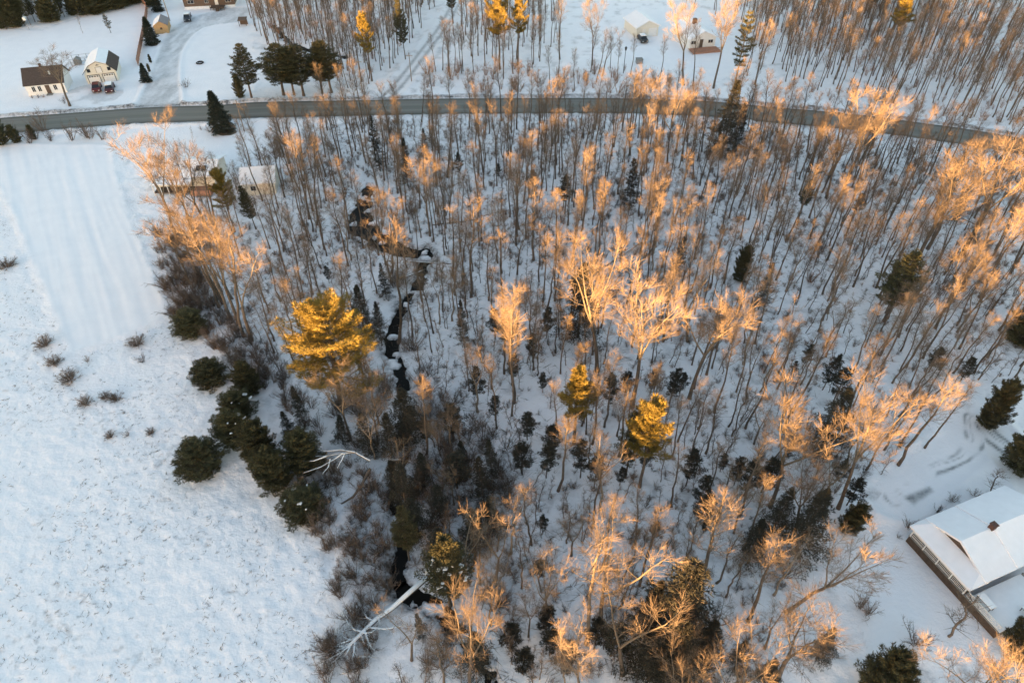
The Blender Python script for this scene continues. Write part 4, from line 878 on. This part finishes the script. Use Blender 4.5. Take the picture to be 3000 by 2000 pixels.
# white cape house
x, y, rz, L = frame2(G(86, 282), G(192, 275)); L = 8.3; rz = R(15)
h = thing('white_house', 'small white cape house with a dark brown roof, left of the barn', 'house', x, y, 0, rz); LANDS.append(('white cape house', x+4, y))
gable(h, 0, L, 0, 6.6, 2.6, 5.2, SIDING, ROOFB, ROOFB)
for wx in (1.55, 2.85, 6.2): win(h, wx, 0, 1.45, .66, 1.15)
door(h, 4.55, 0, .15, .95, 2.05, BROWNW)
q_ = MB(); q_.box(3.9, 5.2, -.9, -.02, 0, .18); part('step', q_, STONE, h); q_ = MB(); q_.box(3.95, 5.15, -.25, -.005, 2.25, 2.4); part('door_hood', q_, WHITEP, h)
q_ = MB(); q_.box(5.6, 5.9, 1.3, 1.6, 4.0, 4.75); part('vent_pipe', q_, WHITEP, h)
q_ = MB(); q_.box(3.6, 4.1, 3.35, 3.8, 4.9, 5.9); part('chimney', q_, BRICK, h)
for k, (u, v) in enumerate([(95,288),(112,287),(128,286)]): sp_(u, v, .9, 1.3, label='low dark shrub along the front of the white house, number %s from the left' % ['one','two','three'][k])
# gambrel barn
x, y, rz, L = frame2(G(258, 247), G(338, 240)); L = 7.0; rz = R(19)
b_ = thing('gambrel_barn', 'cream gambrel barn with two garage doors and a snowy roof', 'barn', x, y, 0, rz); LANDS.append(('gambrel barn', x+3.5, y))
b_.scale = (1.0, 1.0, .86)
pf = [(0, 0), (L, 0), (L, 2.5), (L-.15, 3.0), (L-1.5, 4.9), (L/2, 5.9), (1.5, 4.9), (.15, 3.0), (0, 2.5)]
q_ = MB(); q_.prism(pf, 0, 8.5, 'y'); part('wall', q_, SIDINGB, b_)
def rslab(pts, y0, y1, th=.12):
    q_ = MB(); (ax_, az), (bx2, bz) = pts; q_.prism([(ax_, az), (bx2, bz), (bx2, bz+th), (ax_, az+th)], y0, y1, 'y'); return q_
part('roof', rslab([(-.35, 2.75), (1.45, 4.95)], -.3, 8.8), SNOWR, b_); part('roof', rslab([(1.455, 4.96), (L/2, 5.95)], -.3, 8.8), SNOWR, b_)
part('roof', rslab([(L/2+.005, 5.96), (L-1.45, 4.96)], -.3, 8.8), SNOWR, b_); part('roof', rslab([(L-1.445, 4.95), (L+.35, 2.75)], -.3, 8.8), ROOFB, b_, 'bare dark brown lower roof slope')
for dx in (1.85, 5.15):
    q_ = MB()
    for k in range(4): q_.box(dx-1.25, dx+1.25, -.05, -.005, .06+.54*k, .56+.54*k)
    d_ = part('garage_door', q_, SIDING, b_)
    for k in range(4):
        g_ = MB(); xx = dx-.85+k*.57; g_.box(xx-.19, xx+.19, -.075, -.052, 1.75, 2.05); part('pane', g_, GLASS, d_)
    for (a0, a1, z0, z1) in ((dx-1.37, dx-1.26, 0, 2.36), (dx+1.26, dx+1.37, 0, 2.36), (dx-1.26, dx+1.26, 2.25, 2.36)):
        g_ = MB(); g_.box(a0, a1, -.09, -.004, z0, z1); part('frame', g_, TRIM, d_)
win(b_, 1.25, 0, 3.55, .6, .8, fm=TRIM); win(b_, 5.75, 0, 3.55, .6, .8, fm=TRIM)
door(b_, 3.5, 0, 2.75, 1.2, 1.5, SIDING)
q_ = MB()
for a0, a1, z0, z1 in ((2.83, 2.9, 2.7, 4.32), (4.1, 4.17, 2.7, 4.32), (2.9, 4.1, 4.26, 4.32)): q_.box(a0, a1, -.07, -.004, z0, z1)
part('trim', q_, TRIM, b_)
q_ = MB(); q_.tube([(L/2, -.35, 5.9), (L-1.5, -.35, 4.9), (L+.3, -.35, 2.8)], [.05]*3, 4); q_.tube([(L/2, -.35, 5.9), (1.5, -.35, 4.9), (-.3, -.35, 2.8)], [.05]*3, 4); part('rake_trim', q_, TRIM, b_)
q_ = MB(); q_.box(L/2-.35, L/2+.35, -.06, -.01, 4.75, 4.9); q_.box(L/2-.05, L/2+.05, -.06, -.01, 4.7, 5.1); part('emblem', q_, TRIM, b_)
# kennel pen left of the barn
x, y = G(212, 195); k_ = thing('kennel_pen', 'wire and wood kennel pen behind the bare tree, left of the barn', 'pen', x, y, 0, rz)
for i_ in range(5):
    for j_ in (0, 1):
        q_ = MB(); q_.box(i_*1.7-.05, i_*1.7+.05, j_*3-.05, j_*3+.05, 0, 1.7); part('post', q_, GREYM, k_)
for j_ in (0, 1):
    for z_ in (.1, .9, 1.65): q_ = MB(); q_.box(0, 6.8, j_*3-.025, j_*3+.025, z_, z_+.06); part('rail', q_, GREYM, k_)
q_ = MB(); q_.box(.5, 2.1, .6, 2.2, 0, 1.0); q_.prism([(.4, 1), (2.2, 1), (1.3, 1.7)], .5, 2.3, 'y'); part('kennel', q_, STONE, k_)
# tan shed
x, y, rz, L = frame2(G(456, 101), G(496, 101)); L = 3.6; rz = R(15)
t_ = thing('tan_shed', 'tan wooden shed with a grey roof beside the driveway', 'shed', x, y, 0, rz); LANDS.append(('tan shed', x+2, y))
gable(t_, 0, L, 0, 5.5, 2.2, 3.3, TAN, SNOWR, ROOFG, 'y', .2)
win(t_, 1.9, 0, 1.4, .5, .6, fm=TAN)
# brown mobile home
x, y, rz, L = frame2(G(543, 29), G(692, 22)); L = 14.5; rz = R(9)
m_ = thing('brown_house', 'long brown single-storey house with white skirting at the top edge', 'house', x, y, 0, rz); LANDS.append(('long brown house', x+7, y))
q_ = MB(); q_.box(0, L, 0, 8, 0, .75); part('skirting', q_, CONC, m_); q_ = MB(); q_.prism([(-.02, .75), (8.02, .75), (8.02, 3.2), (4, 4.6), (-.02, 3.2)], -.02, L+.02, 'x'); part('wall', q_, BROWNW, m_)
for (a, z0, z1, ww) in ((-.4, 3.08, 4.7, 4.0),): 
    q_ = MB(); q_.prism([(-.4, 3.08), (4, 4.62), (4, 4.8), (-.4, 3.26)], -.3, L+.3, 'x'); part('roof', q_, SNOWR, m_); q_ = MB(); q_.prism([(8.4, 3.08), (4.001, 4.62), (4.001, 4.8), (8.4, 3.26)], -.3, L+.3, 'x'); part('roof', q_, SNOWR, m_)
for wx, ww in ((2.1, 1.7), (6.6, .9), (12.8, 1.5)): win(m_, wx, -.02, 2.1, ww, 1.0)
door(m_, 9.4, -.02, .9, .95, 2.05, WHITEP)
q_ = MB(); q_.box(7.6, 11.6, -2.4, -.06, .65, .8)
d_ = part('deck', q_, DECK, m_)
for i_ in range(5):
    q_ = MB(); q_.box(7.6+i_*.98, 7.7+i_*.98, -2.4, -2.3, .0 if i_ % 2 else 0, 1.6); part('post', q_, DECK, d_)
q_ = MB(); q_.box(7.6, 11.6, -2.39, -2.33, 1.55, 1.63); q_.box(7.6, 11.6, -2.39, -2.33, 1.1, 1.16); part('railing', q_, DECK, d_)
q_ = MB()
for s_ in range(3): q_.box(9.2, 10.2, -3.2+.25*s_, -2.42, 0, .22*(s_+1))
part('steps', q_, DECK, m_)
# small brown shelter
x, y = G(702, 78); s_ = thing('brown_shelter', 'small brown open shelter at the end of the driveway', 'shelter', x, y, 0, .1)
for a, c_ in ((0, 0), (2, 0), (0, 1.6), (2, 1.6)): q_ = MB(); q_.box(a-.06, a+.06, c_-.06, c_+.06, 0, 1.7); part('post', q_, BROWNW, s_)
q_ = MB(); q_.prism([(-.2, 1.5), (1.9, 1.9), (1.9, 2.0), (-.2, 1.6)], -.2, 2.2, 'x'); part('roof', q_, BROWNW, s_)
q_ = MB(); q_.box(0, 2, 1.55, 1.65, 0, 1.6); part('back_wall', q_, BROWNW, s_)
# wooden fence: panels between posts
FP = smooth_poly(gp([(416,8),(432,28),(430,60),(420,115),(411,160),(405,200)]), 5)
f_ = thing('wooden_fence', 'long reddish wooden fence between the lawn and the driveway yard', 'fence', FP[0][0], FP[0][1])
LANDS.append(('wooden fence', FP[12][0], FP[12][1]))
dist = 0
def resamp(P, st):
    L = np.concatenate([[0], np.cumsum(np.linalg.norm(np.diff(P, axis=0), axis=1))]); s_ = np.arange(0, L[-1], st); return np.stack([np.interp(s_, L, P[:, 0]), np.interp(s_, L, P[:, 1])], 1)
FQ = resamp(FP, 2.4)-FP[0]
for i_ in range(len(FQ)-1):
    a = Vector((*FQ[i_], 0)); c_ = Vector((*FQ[i_+1], 0)); d = (c_-a); ang = math.atan2(d.y, d.x)
    q_ = MB(); q_.box(.05, d.length-.05, -.02, .02, .1, 1.75)
    for j_ in range(8): xx = .05+j_*(d.length-.1)/8; q_.box(xx+.01, xx+(d.length-.1)/8-.02, -.045, -.022, .08, 1.8)
    o = part('fence_panel', q_, FENCEW, f_); o.location = a; o.rotation_euler = (0, 0, ang)
    q_ = MB(); q_.box(-.05, .05, -.06, .06, 0, 1.9); o = part('post', q_, FENCEW, f_); o.location = a; o.rotation_euler = (0, 0, ang)

# cars
CARP = {}
def car(u, v, ang, col, label, snow=True, pickup=False, L=4.5, cat='car', name='parked_car'):
    x, y = G(u, v); root = thing(name, label, cat, x, y, 0.05, ang, 'cars parked on the snow')
    paint = mat('paint_'+name, col, .35, .05); W2 = .9; h = L/2
    prof = [(-h, .45), (-h+.05, .85), (-h+.9, .98), (h-.55, 1.0), (h-.05, .88), (h, .45)] if not pickup else [(-h, .5), (-h+.03, 1.0), (-h+1.1, 1.12), (h-.05, 1.12), (h, .5)]
    q_ = MB(); q_.prism(prof+[(h-.3, .28), (-h+.3, .28)], -W2, W2, 'y'); bo = part('body', q_, paint, root)
    cab = [(-h+.95, .98), (-h+1.55, 1.5), (h-1.1, 1.52), (h-.5, 1.0)] if not pickup else [(-h+1.1, 1.12), (-h+1.6, 1.72), (-h+2.9, 1.74), (-h+3.1, 1.12)]
    q_ = MB(); n_ = len(cab); vs = [(a, -W2+.06 if z < 1.2 else -W2+.2, z) for a, z in cab]+[(a, W2-.06 if z < 1.2 else W2-.2, z) for a, z in cab]
    q_.add(vs, [(3, 2, 1, 0), (4, 5, 6, 7)]+[(i_, (i_+1) % 4, (i_+1) % 4+4, i_+4) for i_ in range(4)]); ca = part('cabin', q_, GLASS, root)
    q_ = MB(); q_.box(cab[1][0]+.02, cab[2][0]-.02, -W2+.19, W2-.19, cab[1][1]+.005, cab[1][1]+(.16 if snow else .05)); part('snow_cap' if snow else 'roof', q_, SNOWCAP if snow else paint, root)
    for sx_ in (-1, 1):
        for sy_ in (-1, 1):
            q_ = MB(); cx = sx_*(h-.85); pts = [(cx+math.cos(k*.5236)*.33, .33+math.sin(k*.5236)*.33) for k in range(12)]; q_.prism(pts, sy_*W2-.1, sy_*W2+.06, 'y'); w_ = part('wheel', q_, TRIM, root)
            q_ = MB(); pts = [(cx+math.cos(k*.7854)*.18, .33+math.sin(k*.7854)*.18) for k in range(8)]; q_.prism(pts, sy_*(W2+.062), sy_*(W2+.08), 'y'); part('rim', q_, GREYM, w_)
    for sy_ in (-1, 1):
        q_ = MB(); q_.box(-h-.02, -h+.02, sy_*.6-.16, sy_*.6+.16, .6, .75); part('headlight', q_, WHITEP, root)
    if pickup: q_ = MB(); q_.box(-h+3.25, h-.15, -W2+.15, W2-.15, 1.125, 1.22); part('bed_snow', q_, SNOWCAP, root)
    return root
car(286, 264, R(111), (.11, .010, .011), 'dark red car parked in front of the barn', False)
car(324, 265, R(110), (.065, .009, .014), 'maroon SUV with a snow-covered roof in front of the barn', True, L=4.7)
car(551, 58, R(107), (.03, .035, .05), 'dark pickup truck with snow on it, parked below the brown house', True, True, 5.4, 'pickup', 'pickup_truck')
car(1882, 121, R(100), (.02, .022, .025), 'black car with snow on its roof beside the snow-roofed garage', True)
# garage and bungalow of the white homestead north of the road
x, y, rz, L = frame2(G(1863, 112), G(1905, 100)); L = 6.5; rz = R(17)
g_ = thing('snowy_garage', 'white garage with a thick snow roof among the trees north of the road', 'garage', x, y, 0, rz); LANDS.append(('snow-roofed garage', x+2, y))
gable(g_, 0, L, 0, 8, 2.7, 4.2, SIDINGB, SNOWR, SNOWR, 'y', .4, .3); door(g_, 2.2, 0, .1, .9, 2.0, WHITEP)
q_ = MB(); q_.box(3.6, 6.0, -.05, -.004, .05, 2.2); part('garage_door', q_, SIDING, g_)
x, y = G(2018, 148); bh = thing('white_bungalow', 'white bungalow with a snow roof and brick chimney behind bare trees', 'house', x, y, 0, R(13)); LANDS.append(('white bungalow', x+3, y))
gable(bh, 0, 7.2, 0, 11, 2.9, 4.6, SIDING, SNOWR, SNOWR, 'y', .5, .25)
for wx in (1.0, 5.8): win(bh, wx, 0, 1.9, 1.3, .8)
door(bh, 3.2, 0, .5, .95, 2.1, BROWNW)
q_ = MB(); q_.box(2.9, 3.8, 5.5, 6.4, 4.2, 5.9); part('chimney', q_, BRICK, bh)
q_ = MB(); q_.box(-.3, 7.6, -3.0, -.06, .35, .5); dk = part('deck', q_, FENCEW, bh); q_ = MB()
q_.box(-.3, 7.6, -3.0, -2.94, 1.2, 1.28); 
for k in range(27): q_.box(-.3+k*.3, -.24+k*.3, -2.99, -2.95, .5, 1.2)
part('railing', q_, FENCEW, dk, kind='stuff'); q_ = MB(); q_.box(-.3, 7.6, -3.02, -2.98, -.1, .345); part('skirt', q_, FENCEW, dk)
x, y = G(1872, 185); q_ = MB(); q_.box(-.8, .8, -.7, .7, 0, 1.0); o = thing('utility_box', 'small square grey box on the snow below the garage', 'box', x, y, 0, .1); part('box', q_, GREYM, o); q_ = MB(); q_.box(-.85, .85, -.75, .75, 1.003, 1.15); part('lid', q_, STONE, o)
x, y = G(1826, 215); lp = thing('lamp_post', 'dark lamp post with a lantern below the snow-roofed garage', 'lamp post', x, y); q_ = MB(); q_.tube([(0, 0, 0), (0, 0, 5.6)], [.09, .06], 6); part('pole', q_, TRIM, lp); q_ = MB(); q_.tube([(0, 0, 5.6), (0, 0, 6.2)], [.18, .28], 6, 0, True); la = part('lantern', q_, TRIM, lp); q_ = MB(); q_.tube([(0, 0, 6.2), (0, 0, 6.6)], [.34, .02], 6, 0, True); part('lantern_cap', q_, TRIM, la)
# utility poles
for u, v, h_, lb in [(1062,272,8,'thin pale utility pole on the verge by the five green pines'),(1206,240,7,'thin utility pole beside the snowy side road'),(716,385,7,'thin utility pole right of the lone roadside spruce'),(498,62,9,'pale utility pole behind the tan shed')]:
    x, y = G(u, v); q_ = MB(); pl = thing('utility_pole', lb, 'pole', x, y, 0, 0, 'utility poles near the road'); q_.tube([(0, 0, -.3), (0, 0, h_)], [.13, .09], 6, 0, True); part('pole', q_, BARKL, pl); q_ = MB(); q_.box(-.8, .8, -.06, .06, h_-.8, h_-.68); part('crossarm', q_, BARKL, pl)
x, y = G(86, 88); LANDS.append(('bird box', x, y)); [LANDS.append((nm_, *G(u_, v_))) for nm_, u_, v_ in (('left end of the corner woods', 20, 40), ('right end of the corner woods', 330, 8))]; bd = thing('bird_box', 'white bird box on a pole before the top left woods', 'bird box', x, y); q_ = MB(); q_.tube([(0, 0, 0), (0, 0, 2.6)], [.05, .05], 5); part('pole', q_, GREYM, bd); q_ = MB(); q_.box(-.35, .35, -.3, .3, 2.6, 3.2); q_.prism([(-.45, 3.2), (.45, 3.2), (0, 3.6)], -.4, .4, 'y'); part('box', q_, WHITEP, bd)
x, y = G(586, 186); q_ = MB(); q_.tube([(math.cos(a*.628)*.8, math.sin(a*.628)*.8, .18) for a in range(11)], [.2]*11, 6); o = link('fire_ring', q_.mesh('fire_ring', TRIM), None, (x, y, 0)); setp(o, 'small dark ring lying on the open snowy lawn', 'fire ring')

# house behind the left treeline
x, y, rz, L = frame2(G(455, 572), G(592, 566)); L = 11
ph = thing('treeline_house', 'white house with a snowy roof and long porch behind the left treeline', 'house', x, y+2, 0, R(2)); LANDS.append(('treeline house', x+5, y))
gable(ph, 0, L, 0, 7.5, 2.8, 4.0, SIDINGB, SNOWR, SNOWR, 'x', .4, .2)
for wx in (2, 5): win(ph, wx, 0, 1.6, 1.1, .9)
for dx in (8.0, 9.1):
    q_ = MB(); q_.prism([(.8+0*dx, 3.38), (2.0, 3.78), (2.0, 3.86), (.8, 3.46)], dx-.4, dx+.4, 'x'); part('skylight', q_, GLASS, ph)
q_ = MB(); q_.box(0, 7, -2.2, -.08, .5, .65); pk_ = part('porch', q_, DECK, ph)
for k in range(6): q_ = MB(); q_.box(k*1.36, k*1.36+.12, -2.2, -2.08, 0, 2.3); part('post', q_, WHITEP, pk_)
q_ = MB(); q_.prism([(-2.4, 2.3), (-.1, 2.7), (-.1, 2.85), (-2.4, 2.45)], -.2, 7.2, 'x'); part('porch_roof', q_, SNOWR, ph)
q_ = MB(); q_.box(7.2, 10.8, -3, -.08, .5, .65); dk = part('deck', q_, FENCEW, ph); q_ = MB(); q_.box(7.2, 10.8, -3.06, -3.0, .3, 1.4); q_.box(10.8, 10.86, -3, -.1, .3, 1.4); part('deck_railing', q_, FENCEW, dk)
x, y = G(716, 575); sh = thing('woodland_cottage', 'pale cottage with a snowy roof half hidden behind the golden pine', 'house', x, y, 0, R(8)); gable(sh, 0, 6, 0, 6, 2.6, 4.2, SIDINGB, SNOWR, SNOWR, 'x', .3, .2); win(sh, 2, 0, 1.5, .9, .9)

# ------------------------------------------------------------ big house with the porch, bottom right
x, y = G(2653, 1584)
H_ = thing('porch_house', 'house with a broad snow-covered roof and railed side porch on the snowy yard', 'house', x, y, 0, R(21.5)); LANDS.append(('porch house', x, y-4))
E_ = 3.05; zr = 4.55; y0, y1 = -7.45, 0.0; ym = (y0+y1)/2; LX = 13.0; PG = 1.75; zd = 1.15
q_ = MB(); q_.prism([(y0+.35, 0), (y1-.35, 0), (y1-.35, E_-.05), (ym, zr-.2), (y0+.35, E_-.05)], PG, LX, 'x'); part('wall', q_, mat('brown_shingle_wall', (.10, .075, .06), .85, .2, 4), H_)
sl = (zr-E_)/(ym-y0)
def roofpiece(xa, xb, dz, lab=None, ov=.35):
    for sg in (-1, 1):
        e_ = (y0-ov) if sg < 0 else (y1+ov); q_ = MB(); zz = E_-ov*sl+dz
        q_.prism([(e_, zz), (ym+sg*.0015, zr+dz), (ym+sg*.0015, zr+.3+dz), (e_, zz+.24)], xa, xb, 'x'); part('roof', q_, SNOWR, H_)
roofpiece(PG-.25, 5.9, 0); roofpiece(5.905, LX+.3, .10)
zi = E_+.62; ki = (zr+.27-zi)/sl; q_ = MB()
tp_ = [(-.45, y0-.35, E_-.12), (-.45, y1+.35, E_-.12), (PG+.35, y1+.36, E_+.05), (PG+.35, ym+ki, zi), (PG+.35, ym-ki, zi), (PG+.35, y0-.36, E_+.05)]
bt_ = [(a_, b2_, E_-.34) for a_, b2_, c_ in tp_]
q_.add(tp_+bt_, [(0, 4, 3, 1), (1, 3, 2), (0, 5, 4), (0, 1, 7, 6), (1, 2, 8, 7), (5, 0, 6, 11), (2, 3, 4, 5, 11, 8), (6, 7, 8, 11)]); part('porch_roof', q_, SNOWR, H_)
q_ = MB(); q_.box(-.43, -.36, y0-.3, y1+.3, E_-.45, E_-.345); part('gutter', q_, WHITEP, H_)
q_ = MB(); q_.box(-.0, PG-.01, y0, y1, zd-.12, zd); part('porch_floor', q_, DECK, H_)
q_ = MB()
for k in range(5): q_.box(-.03, .02, y0-4.4, y1, .02+k*.21, .20+k*.21)
part('skirt', q_, DECK, H_)
q_ = MB(); q_.box(-.06, .05, y0-4.4, y1+.05, zd-.06, zd+.03); part('rim_board', q_, STONE, H_)
for k in range(5):
    yy = y1-.1-k*(y1-y0-.2)/4; q_ = MB(); q_.box(-.07, .07, yy-.07, yy+.07, zd+.03, E_-.345); part('post', q_, WHITEP, H_)
def rail(xa, ya, yb, nm='railing'):
    q_ = MB(); q_.box(xa-.03, xa+.03, ya, yb, zd+.88, zd+.95); q_.box(xa-.02, xa+.02, ya, yb, zd+.12, zd+.17); r_ = part(nm, q_, WHITEP, H_)
    q_ = MB(); k = ya+.08
    while k < yb: q_.box(xa-.018, xa+.018, k, k+.045, zd+.17, zd+.88); k += .14
    part('balusters', q_, WHITEP, r_, kind='stuff')
for k in range(4): a = y1-.1-k*(y1-y0-.2)/4; rail(.03, a-(y1-y0-.2)/4+.1, a-.1)
rail(.03, y0-4.3, y0-.25)
for (wy_, ww) in ((-1.6, 1.0), (-5.6, 1.3)): win(H_, PG, wy_, 2.2, ww, 1.1, 'y', -1)
door(H_, PG, -3.6, zd, .95, 2.0, WHITEP, 'y', -1)
for wx in (4, 7, 10): win(H_, wx, y0+.35, 2.0, 1.1, 1.0, 'x', -1)
q_ = MB(); q_.box(5.5, 6.05, ym-.28, ym+.28, zr-.1, zr+.9); ch_ = part('chimney', q_, BRICK, H_); q_ = MB(); q_.box(5.44, 6.11, ym-.34, ym+.34, zr+.903, zr+1.0); part('chimney_cap', q_, BRICK, ch_)
q_ = MB(); q_.tube([(8.7, y0+1.4, 3.6), (8.7, y0+1.4, 4.25)], [.07, .07], 6, 0, True); part('vent_pipe', q_, TRIM, H_)
# terrace
q_ = MB(); q_.box(.06, 7.5, y0-4.4, y0-.45, .0, zd-.14); part('terrace_base', q_, STONE, H_)
q_ = MB(); q_.box(.08, 7.48, y0-4.38, y0-.46, zd-.137, zd+.05); part('terrace_snow', q_, SNOWR, H_)
q_ = MB(); q_.tube([(7.7, y0-.5, zd), (8.3, y0-1.8, zd-.1), (8.2, y0-3.2, zd-.2), (7.6, y0-4.6, zd-.3)], [.16]*4, 6, 0, True); part('path_edge', q_, STONE, H_)
th_loc = Matrix.Translation((x, y, 0)) @ Matrix.Rotation(R(21.5), 4, 'Z')
def on_terrace(a, c_, name, label, cat, L_, W_, hh_):
    p = th_loc @ Vector((a, c_, zd+.05)); t_ = thing(name, label, cat, p.x, p.y, p.z, R(21.5))
    for sx_ in (-1, 1):
        for sy_ in (-1, 1): q_ = MB(); q_.box(sx_*(L_/2-.08)-.03, sx_*(L_/2-.08)+.03, sy_*(W_/2-.08)-.03, sy_*(W_/2-.08)+.03, 0, hh_-.05); part('leg', q_, DECK, t_)
    q_ = MB(); q_.box(-L_/2, L_/2, -W_/2, W_/2, hh_-.05, hh_); part('top', q_, DECK, t_); q_ = MB(); q_.box(-L_/2+.01, L_/2-.01, -W_/2+.01, W_/2-.01, hh_+.002, hh_+.14); part('snow_cap', q_, SNOWCAP, t_)
on_terrace(1.0, y0-1.6, 'patio_table', 'long snow-covered table on the terrace beside the porch', 'table', .8, 1.7, .72)
on_terrace(4.3, y0-3.8, 'patio_bench', 'small snow-covered table at the lower end of the terrace', 'table', .9, .9, .55)
p = th_loc @ Vector((7.2, y0-.9, 0)); bt = thing('covered_kayak', 'snow-dusted overturned boat against the long wall of the porch house', 'boat', p.x, p.y, 0.0, R(28)); q_ = MB(); q_.tube([(-1.3, 0, .3), (-.8, 0, .42), (0, 0, .5), (.8, 0, .42), (1.3, 0, .3)], [.05, .34, .45, .34, .05], 8); part('hull', q_, CONC, bt)
for u, v, h_, lb in [(2660,1548,1.5,'dark low shrub at the upper corner of the porch'),(2745,1500,1.4,'dark snow-tipped shrub behind the porch house, left of two'),(2790,1470,1.3,'dark snow-tipped shrub behind the porch house, middle'),(2855,1452,1.2,'dark snow-tipped shrub behind the porch house, right of two'),(2630,1575,.7,'small round brown bush in the yard beside the porch'),(2520,1780,2.4,'snow-laden low shrub below the big leaning tree, upper'),(2545,1800,2.0,'snow-laden low shrub below the big leaning tree, lower'),(2300,1690,3,'tangled grey shrub behind the foot of the big leaning tree')]:
    sp_(u, v, h_, 1.3, label=lb)

# ------------------------------------------------------------ labels that say where each remaining thing stands
ORD = ['nearest', 'second nearest', 'third nearest', 'fourth nearest', 'fifth nearest', 'sixth nearest', 'seventh nearest', 'eighth nearest', 'ninth nearest', 'tenth nearest', 'eleventh nearest', 'twelfth nearest', 'thirteenth nearest', 'fourteenth nearest', 'fifteenth nearest', 'sixteenth nearest', 'seventeenth nearest', 'eighteenth nearest', 'nineteenth nearest', 'twentieth nearest', 'one of those farther off,']
bk = {}
for o, w_, x, y in AUTO:
    nm, lx, ly = min(LANDS, key=lambda q: (q[1]-x)**2+(q[2]-y)**2); dx, dy = x-lx, y-ly
    dr = ('right of' if dx > 0 else 'left of') if abs(dx) > abs(dy) else ('behind' if dy > 0 else 'in front of')
    bk.setdefault((w_, nm, dr), []).append((math.hypot(dx, dy), o))
for (w_, nm, dr), L_ in bk.items():
    L_.sort(key=lambda q: q[0])
    for i_, (d, o) in enumerate(L_):
        o['label'] = '%s, %s %s the %s' % (w_, ORD[min(i_, 20)] if len(L_) > 1 else 'the one', dr, nm)
print('objects', len(COL.objects), 'rest', len(REST), 'auto', len(AUTO), 'lands', len(LANDS), 'shrubs', SH_N[0])
